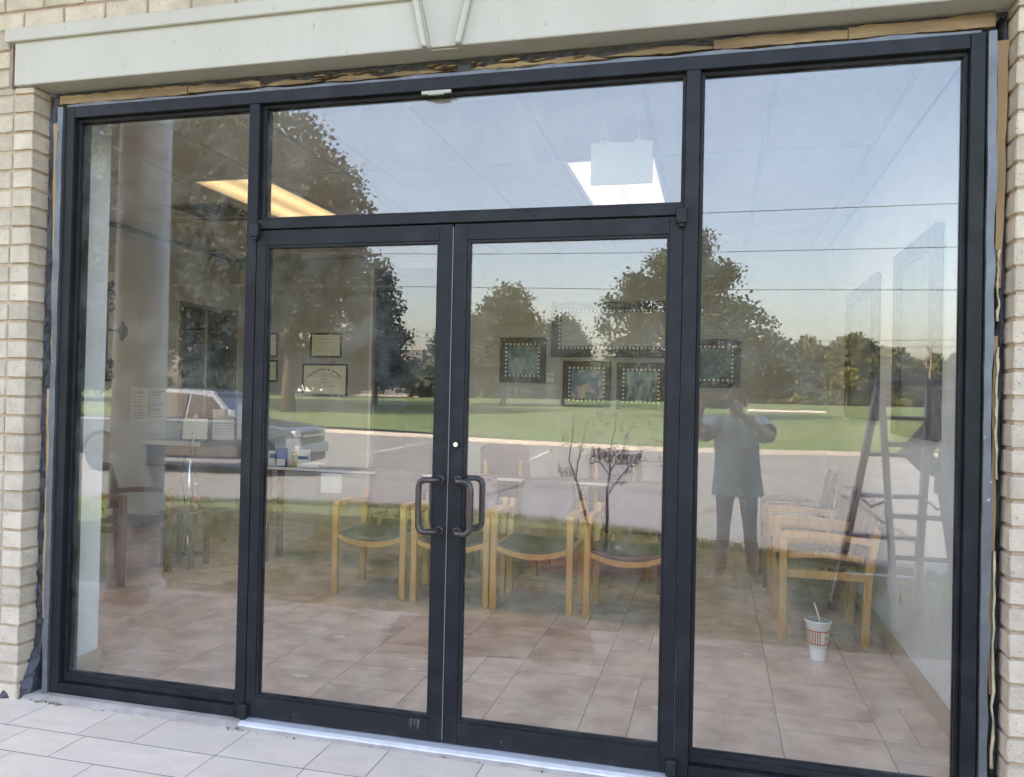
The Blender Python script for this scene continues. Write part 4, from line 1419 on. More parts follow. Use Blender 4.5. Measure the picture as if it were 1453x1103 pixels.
def tree(name, label, base, h, rt_, blobs, lm, clumps, per, spread, size, seed, cat='tree', group=None, lean=0.0):
    r = random.Random(seed)
    T = thing(name, label, cat, base, 0, group)
    t = MB()
    n = 8
    pts = [(lean * (i / n) + r.uniform(-.02, .02) * h * .04, r.uniform(-.02, .02) * h * .04, -.3 + (h * .86 + .3) * i / n) for i in range(n + 1)]
    t.tube(pts, [rt_ * (1.25 if i == 0 else 1) * (1 - .8 * i / n) for i in range(n + 1)], 9)
    for c, rad_ in blobs:
        z0 = max(h * .22, c[2] - rad_[2] * .8 - h * .06)
        z0 = min(z0, h * .8)
        f_ = (z0 + .3) / (h * .86 + .3)
        s_ = Vector((lean * f_, 0, z0))
        e_ = Vector(c)
        mid_ = (s_ + e_) / 2 + Vector((r.uniform(-.3, .3), r.uniform(-.3, .3), -.1 * h * .1))
        t.tube([s_, mid_, e_], [rt_ * .42, rt_ * .28, rt_ * .08], 6)
        for _ in range(3):
            d = Vector((r.gauss(0, 1), r.gauss(0, 1), r.gauss(.3, .6))).normalized()
            t.tube([mid_, mid_ + Vector((d.x * rad_[0], d.y * rad_[1], d.z * rad_[2])) * .75], [rt_ * .16, rt_ * .03], 5)
    t.build('trunk', BARK, T)
    bm = crown(r, blobs, clumps, per, spread, size)
    me = bpy.data.meshes.new('crown')
    bm.to_mesh(me)
    bm.free()
    me.materials.append(lm)
    inst('crown', me, T)
    return T
# the big oak behind the truck: base on the lawn
rO = random.Random(11)
ob = [((0, 0, 11), (4.6, 4.2, 4.2)), ((-4.5, 0, 10), (3.8, 3.6, 3.6)), ((2.2, .5, 7.2), (3.0, 3.2, 2.6)), ((-1.0, 0, 15.2), (2.7, 2.6, 2.3)), ((-3.2, 0, 6.4), (3.2, 3.0, 2.4)), ((-6.8, 0, 8), (3, 3, 3)),
      ((-7.5, 0, 12), (3, 3, 3)), ((-3.5, 0, 14.5), (3, 3, 2.6)), ((1.6, 0, 13.4), (1.7, 1.8, 1.6)), ((.5, 0, 5.2), (2.6, 2.6, 1.3)), ((3.2, .2, 8.9), (1.5, 1.6, 1.3)), ((2.4, 0, 11.0), (1.7, 1.6, 1.3)), ((-9.5, 0, 9.5), (3.4, 3, 3.6)), ((-10, 0, 13), (3.2, 3, 3)), ((-6, 0, 16.5), (3.2, 3, 2.2)), ((-1, 0, 8.5), (4.5, 4, 3.2))]
tree('oak_tree', 'second dark oak farther left, its crown filling the left sidelight', (-40, -46, lz(-46)), 19, .5, [((0, 0, 12), (6, 5, 6)), ((6, 0, 9), (4, 4, 4)), ((6, 0, 15), (4.5, 4, 4)), ((-6, 0, 10), (5, 4, 5)), ((10, 0, 7), (3.2, 3, 2.6)), ((2, 0, 6), (5, 4, 2.4)), ((0, 0, 18.5), (5, 4, 3)), ((-6, 0, 16), (5, 4, 4)), ((-11, 0, 7), (5, 4, 5)), ((-12, 0, 13), (5, 4, 5)), ((-4, 0, 4), (6, 4, 3)), ((-13, 0, 3), (5, 4, 3)), ((7, 0, 4.5), (4, 3, 2))], LEAF_OAK, 13000, 6, .5, .36, 31)
tree('oak_tree', 'large dark spreading oak standing on the lawn behind the truck', (-22.6, -38, lz(-38)), 16, .40, ob, LEAF_OAK, 12000, 6, .44, .27, 3)
pl = []
for k in range(9):
    z = 2.0 + k * 1.0
    rr = (3.2 - .26 * k) * (1 if k % 2 else .82)
    for a in range(3):
        an = k * 1.3 + a * 2.1
        pl.append(((rr * .55 * math.cos(an), rr * .55 * math.sin(an), z), (rr * .55, rr * .55, .62)))
tree('pine_tree', 'dark layered pine right of the oak and in front of the grey office', (-22.6, -50, lz(-50)), 10.2, .22, pl, LEAF_PINE, 2600, 6, .26, .22, 4)
tree('maple_tree', 'mid sized leafy tree mirrored left of the beaded pictures', (-15.2, -58, lz(-58)), 9.4, .22, [((0, 0, 6.6), (2.4, 2.4, 2.2)), ((-2.2, 0, 5.2), (2.0, 2.0, 2.0)), ((1.9, 0, 5.4), (1.6, 1.8, 2.0)), ((.3, 0, 8.3), (1.6, 1.6, 1.3)), ((-.6, 0, 3.6), (3.0, 2.6, 1.3)), ((-4, 0, 4.4), (2, 2, 2))], LEAF_MID, 2600, 6, .34, .25, 5)
tree('maple_tree', 'smaller round leafy tree mirrored above the large beaded frame', (-11.2, -62, lz(-62)), 7.6, .16, [((0, 0, 5.6), (1.5, 1.5, 1.7)), ((1.0, 0, 4.6), (1.3, 1.3, 1.4)), ((-1.0, 0, 4.0), (1.3, 1.3, 1.3)), ((.2, 0, 2.6), (1.9, 1.6, 1.0))], LEAF_MID, 1300, 6, .30, .24, 6)
bp_ = []
for (x, z, rx, rz_) in ((0.3, 10.0, 1.5, 1.1), (-.6, 8.9, 2.2, 1.0), (1.2, 8.2, 2.0, 1.0), (-2.2, 7.6, 2.1, 1.0), (.2, 7.0, 2.4, 1.1), (2.3, 6.2, 1.9, .9), (-3.6, 6.4, 1.6, .9), (-1.8, 5.3, 2.2, 1.1), (1.3, 5.0, 2.2, 1.0), (3.4, 4.6, 1.5, .8), (-3.2, 4.0, 1.8, 1.0), (0, 3.6, 2.6, 1.0), (2.7, 3.1, 1.8, .9), (-1.9, 2.5, 2.2, .9), (.9, 2.0, 2.4, .9), (4.1, 5.6, .9, .5), (-4.6, 5.2, .9, .5)):
    bp_.append(((x * 1.03, 0, z), (rx * .82, rx * .82, rz_ * .78)))
tree('pine_tree', 'tall broad pine mirrored behind the right mullion, tallest tree of the right half', (-.55, -44, lz(-44)), 10.6, .28, bp_, LEAF_PINE, 4600, 6, .28, .20, 8)
# the wood across the meadow: single trees from three kinds
wood = []
for k, (lm, seed) in enumerate(((LEAF_FAR, 21), (LEAF_PINE, 22), (LEAF_MID, 23))):
    rr = random.Random(seed)
    bl_ = [((rr.uniform(-1.6, 1.6), rr.uniform(-1.2, 1.2), 3.0 + i * 1.15), (2.3 - i * .18 + rr.uniform(-.3, .3),) * 2 + (1.5,)) for i in range(6)] + [((0, 0, 1.6), (2.7, 2.3, 1.5))]
    t0 = tree('wood_tree', '', (0, 0, 0), 9.4, .2, bl_, lm, 1300, 6, .36, .56, seed + 50, group='trees of the wood across the meadow')
    wood.append(t0)
rr = random.Random(77)
spots = []
for i in range(20):
    spots.append((5.5 + i * 1.75 + rr.uniform(-.5, .5), -130 - rr.uniform(-4, 5), rr.uniform(.84, 1.10) * (1.02 if i < 14 else .80)))
for i in range(12):
    spots.append((4 + i * 3.0 + rr.uniform(-.8, .8), -141 - rr.uniform(0, 6), rr.uniform(.9, 1.05) * (1 if i < 8 else .82)))
for i in range(30):
    spots.append((-160 + i * 2.95 + rr.uniform(-.8, .8), -128 - rr.uniform(-4, 8), rr.uniform(.66, .92)))
for i in range(26):
    spots.append((-74 + i * 2.9 + rr.uniform(-.8, .8), -128 - rr.uniform(-4, 8), rr.uniform(.60, .86)))
WL = ('mottled mid green tree in the wood across the lawn', 'darker green tree in the wood across the lawn', 'brighter green tree in the wood across the lawn')
FL = ('mottled mid green tree in the far belt behind the oak', 'darker green tree in the far belt behind the oak', 'brighter green tree in the far belt behind the oak')
for i, (x, y, s_) in enumerate(spots):
    ki = rr.choice((0, 0, 1, 2)) if i > 2 else i
    src = wood[ki]
    wl = WL[ki] if i < 32 else FL[ki]
    if i <= 2:
        o = src
        o.location = (x, y, lz(y)); o.rotation_euler = (0, 0, rr.uniform(0, 6.28)); o['label'] = wl
    else:
        o = dup(src, (x, y, lz(y)), rr.uniform(0, 6.28), wl, 'trees of the wood across the meadow')
    o.scale = (s_ * rr.uniform(.9, 1.15), s_ * rr.uniform(.9, 1.15), s_)
tree('young_tree', 'small yellow green tree glowing in front of the wood', (19.6, -122, lz(-122)), 5.6, .1, [((0, 0, 4.6), (1.5, 1.3, 1.0)), ((.5, 0, 3.6), (1.2, 1.2, .8))], LEAF_YEL, 120, 5, .3, .5, 91)
dt = thing('bare_tree', 'leafless grey tree rising above the wood at the right', 'tree', (31.0, -124, lz(-124)))
q = MB()
q.tube([(0, 0, -.3), (.1, 0, 5), (.3, 0, 8.2)], [.2, .15, .06], 6)
q.build('trunk', M('grey_bark', (.22, .20, .18), .9), dt)
q = MB()
for i in range(16):
    z = rr.uniform(5, 8.4)
    a = rr.uniform(-1.1, 1.1)
    q.tube([(.1 + z * .02, 0, z), (.1 + math.sin(a) * 1.0, rr.uniform(-.5, .5), z + .7), (.1 + math.sin(a) * 1.9, rr.uniform(-.8, .8), z + 1.5)], [.06, .045, .02], 4)
q.build('branch', bpy.data.materials['grey_bark'], dt)
def shrub(x, y, w, h, seed, lm, label):
    r = random.Random(seed)
    T = thing('shrub', label, 'shrub', (x, y, lz(y)), 0, 'shrubs far across the lawn')
    bm = crown(r, [((0, 0, h * .5), (w, w * .8, h * .5)), ((w * .5, 0, h * .4), (w * .7, w * .6, h * .4))], int(90 * w), 5, .16 * h, .25 * h, .3)
    me = bpy.data.meshes.new('foliage'); bm.to_mesh(me); bm.free(); me.materials.append(lm)
    inst('foliage', me, T)
    st_ = MB().tube([(0, 0, -.2), (0, 0, h * .5)], [.06, .03], 5)
    st_.build('stem', BARK, T)
for i in range(10):
    shrub(7 + i * 2.3 + rr.uniform(-.6, .6), -123.5 - rr.uniform(0, 4), rr.uniform(.8, 1.5), rr.uniform(.8, 1.7), 100 + i, LEAF_FAR if i % 3 else LEAF_YEL, 'low shrub at the foot of the wood')
tree('maple_tree', 'dense leafy tree low behind the oak trunk', (-36.8, -72, lz(-72)), 7.4, .2, [((0, 0, 4.6), (3.2, 2.6, 2.6)), ((-2.4, 0, 3.2), (2.6, 2, 2.2)), ((2, 0, 3.0), (2.4, 2, 2.0)), ((0, 0, 1.6), (3.6, 2, 1.5))], LEAF_OAK, 1700, 6, .34, .32, 61)
tree('maple_tree', 'dense leafy tree left of the oak trunk, far across the lawn', (-46, -74, lz(-74)), 8.0, .2, [((0, 0, 4.8), (3.6, 2.6, 2.8)), ((-2.8, 0, 3.2), (2.8, 2, 2.4)), ((2.6, 0, 3.0), (2.6, 2, 2.2)), ((0, 0, 1.7), (4.2, 2, 1.6))], LEAF_OAK, 1800, 6, .34, .34, 62)
shrub(-30.2, -80, 1.6, 3.4, 140, LEAF_MID, 'tall shrub at the right corner of the grey office')
tree('maple_tree', 'leafy tree rising behind the grey office roof', (-31.0, -100, lz(-100)), 8.6, .2, [((0, 0, 6.4), (2.4, 2.2, 1.6)), ((2.2, 0, 6.9), (1.6, 1.6, 1.4)), ((.4, 0, 4.4), (3, 2.4, 1.6))], LEAF_MID, 700, 5, .34, .40, 92)

# small crape myrtle in the mulch bed
cm = thing('small_tree', 'small thin stemmed tree in the red mulch bed with sparse dark leaves', 'tree', (0, -4.35, -.03))
TW = M('dark_twig', (.055, .042, .035), .9)
q = MB()
q.tube([(-.02, 0, 0), (-.10, .02, .34), (-.20, 0, .68), (-.225, 0, .74)], [.019, .016, .014, .012], 8)
q.tube([(-.225, 0, .74), (-.285, .01, .90), (-.26, 0, 1.08), (-.24, .02, 1.34)], [.012, .009, .006, .003], 6)
q.tube([(-.215, 0, .72), (-.19, .03, .90), (-.15, .0, 1.10), (-.11, 0, 1.30)], [.010, .008, .005, .003], 6)
q.tube([(.08, 0, 0), (.092, 0, .34), (.085, .01, .62), (.11, 0, .80)], [.018, .015, .013, .011], 8)
q.tube([(.11, 0, .80), (.10, .01, .98), (.14, 0, 1.18), (.17, 0, 1.42)], [.010, .008, .005, .003], 6)
q.tube([(.10, 0, .60), (.18, .02, .72), (.30, 0, .88), (.42, .0, 1.02)], [.008, .007, .005, .003], 6)
q.tube([(.105, 0, .77), (.0, -.02, .90), (-.07, .0, 1.02), (-.09, .0, 1.2)], [.008, .006, .004, .003], 6)
q.tube([(.11, 0, .80), (.22, .02, 1.0), (.30, 0, 1.25)], [.007, .005, .003], 6)
q.build('stem', TW, cm)
r = random.Random(3)
bm = bmesh.new()
for c in [(-.05 + .05 * i, r.uniform(-.06, .06), .92 + .02 * (i % 3)) for i in range(8)] + [(.24, 0, .92), (.31, 0, .90), (.36, 0, .96), (.28, 0, .84), (.0, 0, .98), (-.30, 0, .80), (-.34, 0, .78), (.2, 0, .72), (.12, 0, 1.0)]:
    leaves(bm, r, c, 30, .036, .024)
for i in range(70):
    x = r.uniform(-.42, .62)
    z = r.uniform(1.0, 1.42) - .35 * abs(x - .1)
    leaves(bm, r, (x, r.uniform(-.1, .1), z), 5, .03, .022)
me = bpy.data.meshes.new('crown'); bm.to_mesh(me); bm.free()
me.materials.append(M('dark_red_leaves', (.040, .042, .022), .7, (.075, .06, .035), 20))
inst('crown', me, cm)
tag(MB().box(-.05, .05, -.02, .02, 0, .02, .006).build('stone', M('pale_stone', (.55, .50, .44), .9), loc=(.16, -4.7, -.02), rot=(0, .2, .4)), 'small pale stone lying by the mulch bed', 'stone')

# ------------------------------------------------------------------ wires, marker post, office
WIRE = M('wire_black', (.02, .02, .02), .6)
for (pts_, rad_, lb) in (
    (((-40, 6.75), (-12.95, 6.28), (-2, 6.02), (9.8, 5.86), (40, 6.6)), .022, 'lowest long black wire crossing the sky above the wood'),
    (((-40, 8.5), (-9.3, 7.64), (0, 7.5), (9.74, 7.48), (40, 8.4)), .022, 'middle long black wire crossing the sky above the pine'),
    (((-40, 10.2), (-5, 9.2), (.2, 9.09), (9.7, 9.13), (40, 10.2)), .024, 'highest long black wire crossing the sky'),
    (((-40, 4.9), (-12.4, 4.29), (0, 3.9), (12, 4.0), (40, 5)), .013, 'thin wire just above the roof of the grey office'),
    (((-40, 4.6), (-12.4, 4.06), (0, 3.62), (12, 3.75), (40, 4.7)), .013, 'thin wire lowest over the grey office')):
    q = MB()
    fine = []
    for (a, za), (b, zb) in zip(pts_, pts_[1:]):
        for k in range(6):
            t_ = k / 6
            fine.append((a + (b - a) * t_, -30, za + (zb - za) * t_))
    fine.append((pts_[-1][0], -30, pts_[-1][1]))
    tag(q.tube(fine, rad_ * .7, 5).build('power_line', WIRE), lb, 'wire')
mp_ = thing('marker_post', 'thin white marker post on the far lawn', 'post', (-15.3, -60, lz(-60)))
MB().lathe([(.05, -.2), (.05, 1.75), (.03, 1.8)], seg=10).build('shaft', WHITEP, mp_)
of = thing('office_building', 'low grey flat roofed office with a slatted window across the lawn', 'building', (-34.2, -85, lz(-85) - .1))
OFW = M('office_render', (.15, .155, .16), .9, (.13, .135, .14), .6)
MB().box(-6.5, 5.6, -10, 0, 0, 5.0).build('wall', OFW, of)
MB().box(-2.2, 2.3, .002, .9, 0, 5.55).build('bay', OFW, of)
MB().box(-6.7, 5.8, -10.2, -2.0, 5.02, 5.35).build('roof', OFW, of)
w_ = MB().box(-1.15, 1.25, .902, .98, .35, 3.35).build('window', M('office_frame', (.45, .46, .46), .5), of)
MB().box(-1.05, 1.15, .981, .99, .45, 2.9).build('pane', M('office_glass', (.03, .04, .05), .1), w_)
for k in range(4):
    MB().box(-1.05, 1.15, .991, 1.01, .95 + k * .5, 1.03 + k * .5).build('slat', bpy.data.materials['office_frame'], w_)
MB().box(-3.4, -2.9, .0, .2, 0, 4.3).build('entrance_panel', M('office_dark', (.05, .05, .055), .5), of)
MB().box(-5.4, 7.0, 1.2, 1.5, -.2, .28).build('low_wall', KERB, of)

# ------------------------------------------------------------------ the pickup
CARP = M('silver_blue_paint', (.11, .15, .21), .28, metal=.5, coat=.6)
CARD = M('grey_cladding', (.10, .105, .11), .5)
CARG = M('car_glass', (.012, .014, .016), .06, spec=.6)
TYRE = M('tyre_rubber', (.02, .02, .02), .85)
HEADL = M('headlamp_lens', (.6, .62, .64), .15)
pk = thing('pickup_truck', 'silver blue pickup parked in front of the building, nose to the right', 'truck', (-9.1, -11.2, -.17), R_(-9))
pk.scale = (.92, 1, 1)
# local: +x is the nose, near side y = +.92 (towards the building)
def arch(cx, rr_, a0, a1, n=9):
    return [(cx + rr_ * math.cos(a0 + (a1 - a0) * i / n), .36 + rr_ * math.sin(a0 + (a1 - a0) * i / n)) for i in range(n + 1)]
ol = [(2.42, .32), (2.46, .55), (2.44, .78), (2.30, .93), (1.75, 1.01), (1.15, 1.06), (-2.75, 1.05), (-2.80, .98), (-2.80, .42), (-2.70, .34)]
ol += [(-2.28, .34)] + arch(-1.85, .42, math.pi, 0)[0:] + [(-1.43, .30), (1.22, .30)] + arch(1.65, .42, math.pi, 0) + [(2.07, .30)]
MB().prism(ol, -.90, .90, 'xz', bev=.035).build('body', CARP, pk)
cabo = [(1.18, 1.055), (.55, 1.60), (.35, 1.66), (-.75, 1.68), (-.95, 1.60), (-1.10, 1.055)]
cb = MB()
for sgn in (-1, 1):
    pass
A = [(x, .86 if z < 1.2 else .68, z) for x, z in cabo]
B = [(x, -.86 if z < 1.2 else -.68, z) for x, z in cabo]
va = [cb.bm.verts.new(p) for p in A]
vb_ = [cb.bm.verts.new(p) for p in B]
cb.bm.faces.new(va); cb.bm.faces.new(vb_[::-1])
for i in range(6):
    cb.bm.faces.new((va[i], vb_[i], vb_[(i + 1) % 6], va[(i + 1) % 6]))
bmesh.ops.bevel(cb.bm, geom=cb.bm.edges[:], offset=.03, segments=2, affect='EDGES')
cb.build('cab', CARP, pk)
def side_y(z): return .86 - .18 * (z - 1.055) / .6
for sg in (-1, 1):
    for pts_ in ([(.96, 1.09), (.52, 1.50), (.06, 1.56), (.04, 1.09)], [(-.02, 1.09), (0, 1.56), (-.66, 1.58), (-.90, 1.50), (-.98, 1.09)]):
        q = MB()
        f1 = [q.bm.verts.new((x, sg * (side_y(z) + .016), z)) for x, z in pts_]
        f0 = [q.bm.verts.new((x, sg * (side_y(z) - .03), z)) for x, z in pts_]
        q.bm.faces.new(f1)
        for i in range(len(f1)):
            q.bm.faces.new((f1[i], f0[i], f0[(i + 1) % len(f1)], f1[(i + 1) % len(f1)]))
        q.build('side_window', CARG, pk)
    MB().box(.30, .46, sg * .905, sg * .925, .92, .95, .004).box(-.80, -.64, sg * .905, sg * .925, .92, .95, .004).build('door_handle', CHROME, pk)
    MB().box(.86, .98, sg * .90, sg * 1.08, 1.12, 1.27, .02).build('mirror', CARD, pk)
    MB().prism([(-1.40, .36), (1.20, .36), (1.20, .55), (-1.40, .55)], sg * .88, sg * .915, 'xz', bev=.004).build('side_cladding', CARD, pk)
    MB().box(2.30, 2.455, sg * .56, sg * .86, .74, .88, .015).build('headlight', HEADL, pk)
MB().poly([(1.06, .78, 1.10), (1.06, -.78, 1.10), (.60, -.66, 1.57), (.60, .66, 1.57)]).poly([(1.10, .80, 1.09), (.62, .68, 1.585), (.60, .66, 1.57), (1.06, .78, 1.10)]).build('windscreen', CARG, pk)
MB().box(2.44, 2.475, -.54, .54, .66, .86, .01).build('grille', CARD, pk)
MB().box(2.47, 2.49, -.52, .52, .75, .785, .004).build('grille_bar', CHROME, pk)
MB().box(2.36, 2.56, -.88, .88, .40, .60, .03).build('bumper', M('bumper_silver', (.42, .45, .48), .3, metal=.6), pk)
MB().box(2.34, 2.50, -.84, .84, .24, .39, .02).build('lower_bumper', CARD, pk)
MB().box(-2.65, -1.14, -.78, .78, 1.051, 1.062).build('bed', CARD, pk)
for (x, y) in ((1.65, .80), (1.65, -.80), (-1.85, .80), (-1.85, -.80)):
    w_ = MB().lathe([(.23, -.11), (.34, -.11), (.36, -.07), (.36, .07), (.34, .11), (.23, .11)], (x, y, .36), 26, axis='y').build('wheel', TYRE, pk)
    sgy = 1 if y > 0 else -1
    MB().lathe([(.228, -.10 * sgy), (.228, .09 * sgy), (.19, .10 * sgy), (.06, .07 * sgy), (.05, .10 * sgy)], (x, y, .36), 20, axis='y').build('rim', ALU, w_)
# far off white van
vn = thing('white_van', 'small white van far across the lawn beyond the oak', 'van', (-60.5, -112, lz(-112)))
MB().prism([(-2.4, .4), (2.4, .4), (2.5, 1.0), (1.9, 1.25), (1.3, 2.1), (-2.4, 2.15)], -.9, .9, 'xz', bev=.05).build('body', M('van_white', (.72, .72, .70), .4), vn)
MB().prism([(1.75, 1.3), (1.28, 1.98), (.4, 2.0), (.4, 1.3)], -.905, .905, 'xz').build('side_window', CARG, vn)
for x in (-1.5, 1.6):
    for y in (-.8, .8):
        MB().lathe([(.33, -.1), (.33, .1)], (x, y, .33), 14, axis='y').build('wheel', TYRE, vn)

# ------------------------------------------------------------------ stepladder on the grass by the pavement
SIL = M('ladder_aluminium', (.50, .53, .57), .45, metal=.05)
ld = thing('step_ladder', 'aluminium stepladder standing open at the edge of the pavement', 'ladder', (0, 0, -.03))
tl, tr_ = Vector((2.17, -2.86, 1.62)), Vector((2.50, -2.86, 1.62))
fl_, fr2 = Vector((1.90, -2.98, 0)), Vector((2.45, -2.98, 0))
bl_, br_ = Vector((2.20, -2.34, 0)), Vector((2.66, -2.34, 0))
for a, b in ((fl_, tl), (fr2, tr_)):
    MB().bar(a, b + Vector((0, -.02, 0)), .075, .045, bev=.003, upv=(1, 0, 0)).build('front_rail', SIL, ld)
for a, b in ((bl_, tl), (br_, tr_)):
    MB().bar(a, b + Vector((0, .05, -.02)), .024, .045, bev=.003, upv=(1, 0, 0)).build('rear_rail', SIL, ld)
for k, t_ in enumerate((.16, .34, .52, .70, .86)):
    a, b = fl_.lerp(tl, t_), fr2.lerp(tr_, t_)
    MB().bar(a, b, .085, .028, bev=.003).build('tread', SIL, ld)
for t_ in (.30, .46, .75):
    MB().bar(bl_.lerp(tl, t_), br_.lerp(tr_, t_), .012, .035, bev=.002).build('rear_brace', SIL, ld)
MB().tube([fl_.lerp(tl, .52), (fl_.lerp(tl, .50) + bl_.lerp(tl, .50)) / 2 + Vector((0, 0, -.03)), bl_.lerp(tl, .52)], .010, 6).tube([fr2.lerp(tr_, .52), (fr2.lerp(tr_, .50) + br_.lerp(tr_, .50)) / 2 + Vector((0, 0, -.03)), br_.lerp(tr_, .52)], .010, 6).build('spreader', SIL, ld)
MB().bar(fl_.lerp(tl, .16) + Vector((.02, 0, 0)), fl_.lerp(tl, .02).lerp(fr2, .3), .006, .03).bar(fr2.lerp(tr_, .16) - Vector((.02, 0, 0)), fr2.lerp(tr_, .02).lerp(fl_, .3), .006, .03).build('brace', SIL, ld)
MB().box(2.13, 2.54, -2.97, -2.74, 1.615, 1.665, .008).build('top_cap', M('ladder_cap', (.10, .12, .16), .5), ld)
for p_ in (fl_, fr2, bl_, br_):
    MB().box(p_.x - .03, p_.x + .03, p_.y - .045, p_.y + .045, -.002, .045, .006).build('foot', TYRE, ld)

# ------------------------------------------------------------------ people
SKIN = M('skin', (.60, .38, .28), .55, (.52, .31, .22), 12)
JEANS = M('blue_jeans', (.18, .29, .45), .9, (.12, .20, .33), 40, bump=.2, bscale=120)
BOOT = M('brown_boot', (.055, .038, .03), .8)
SHIRT = M('grey_blue_tshirt', (.34, .50, .62), .95, (.29, .44, .56), 6, bump=.3, bscale=14, dist=.02)
HAIRM = M('grey_brown_hair', (.16, .13, .105), .8, (.24, .21, .18), 40, stretch=(1, 1, .3))
SWEAT = M('grey_sweatshirt', (.27, .275, .28), .95, (.23, .235, .24), 10, bump=.3, bscale=16, dist=.02)
TROUS = M('dark_trousers', (.07, .075, .085), .95)
def skin_mesh(name, nodes, edges_, root, level=2):
    """nodes: (x, y, z, rx[, ry]); returns a mesh grown round the skeleton"""
    me = bpy.data.meshes.new(name + '_rig')
    me.from_pydata([n[:3] for n in nodes], edges_, [])
    o = bpy.data.objects.new(name + '_rig', me)
    COL.objects.link(o)
    o.modifiers.new('skin', 'SKIN')
    sv = me.skin_vertices[0].data
    for i, n in enumerate(nodes):
        sv[i].radius = (n[3], n[4] if len(n) > 4 else n[3])
        sv[i].use_root = (i == root)
    o.modifiers['skin'].use_smooth_shade = True
    sb = o.modifiers.new('sub', 'SUBSURF')
    sb.levels = level
    sb.render_levels = level
    bpy.context.view_layer.update()
    dg = bpy.context.evaluated_depsgraph_get()
    out = bpy.data.meshes.new_from_object(o.evaluated_get(dg))
    out.name = name
    bpy.data.objects.remove(o)
    return out
def lerp(a, b, t): return tuple(a[i] + (b[i] - a[i]) * t for i in range(3))
def person_body(J, P, hands):
    """J joint positions; returns one continuous skin mesh"""
    N, E_ = [], []
    def add(p, r1, r2=None, par=None):
        N.append((p[0], p[1], p[2], r1, r2 or r1))
        if par is not None:
            E_.append((par, len(N) - 1))
        return len(N) - 1
    pel = add(J['pelvis'], .135, .10)
    wa = add(lerp(J['pelvis'], J['chest'], .45), .125, .095, pel)
    chs = add(J['chest'], .15, .105, wa)
    nb = add(lerp(J['chest'], J['neck'], .75), .075, .065, chs)
    nk = add(J['neck'], .052, .055, nb)
    hd0 = lerp(J['neck'], J['head'], .45)
    h0 = add((hd0[0], hd0[1], hd0[2]), .060, .068, nk)
    h1 = add(J['head'], .074, .090, h0)
    h2 = add((J['head'][0], J['head'][1] - .01 * P, J['head'][2] + .062), .060, .074, h1)
    for s_ in ('l', 'r'):
        hip = add(J[s_ + 'hip'], .092, .095, pel)
        kn = add(J[s_ + 'knee'], .058, .060, hip)
        cf = add(lerp(J[s_ + 'knee'], J[s_ + 'ankle'], .3), .054, .058, kn)
        an = add(J[s_ + 'ankle'], .040, .042, cf)
        fo = add(J[s_ + 'foot'], .038, .034, an)
        sh = add(J[s_ + 'sho'], .062, .062, chs)
        el = add(J[s_ + 'elb'], .042, .042, sh)
        fa = add(lerp(J[s_ + 'elb'], J[s_ + 'wri'], .3), .041, .041, el)
        wr = add(J[s_ + 'wri'], .026, .026, fa)
        pa_ = Vector(J[s_ + 'palm'])
        pm = add(pa_, .030, .020, wr)
        fd, sd2 = hands[s_]
        fd, sd2 = Vector(fd).normalized(), Vector(sd2).normalized()
        cu = Vector(hands[s_ + 'curl']).normalized()
        for k, (off_, ln) in enumerate(((-.026, .062), (-.009, .072), (.009, .068), (.025, .054))):
            kx = pa_ + fd * .036 + sd2 * off_
            a_ = add(kx, .0095, None, pm)
            b_ = add(kx + fd * ln * .42 + cu * ln * .12, .0085, None, a_)
            add(kx + fd * ln * .70 + cu * ln * .48, .0070, None, b_)
        t0 = pa_ - sd2 * .030 * hands[s_ + 'th'] + fd * .004
        a_ = add(pa_ + sd2 * .030 * hands[s_ + 'th'] + fd * .006 + cu * .008, .0105, None, pm)
        add(pa_ + sd2 * .044 * hands[s_ + 'th'] + fd * .040 + cu * .020, .0085, None, a_)
    return skin_mesh('body', N, E_, pel)
def paint(me, mats, rule):
    me.materials.clear()
    for q in mats:
        me.materials.append(q)
    for p_ in me.polygons:
        p_.material_index = rule(p_.center)
        p_.use_smooth = True
def rings_mesh(rings, seg=26, wr=.0, seed=1):
    """rings: (cx, cy, z, rx, ry)"""
    r = random.Random(seed)
    b = MB()
    ph = [r.uniform(0, 6.28) for _ in range(4)]
    RR = []
    for k, (cx, cy, z, rx, ry) in enumerate(rings):
        ring = []
        for i in range(seg):
            a = 2 * math.pi * i / seg
            f_ = 1 + wr * (math.sin(5 * a + ph[0] + k * .35) * .6 + math.sin(8 * a + ph[1] - k * .5) * .4)
            ring.append(b.bm.verts.new((cx + rx * f_ * math.cos(a), cy + ry * f_ * math.sin(a), z)))
        RR.append(ring)
    for p_, q_ in zip(RR, RR[1:]):
        for i in range(seg):
            b.bm.faces.new((p_[i], p_[(i + 1) % seg], q_[(i + 1) % seg], q_[i])).smooth = True
    return b
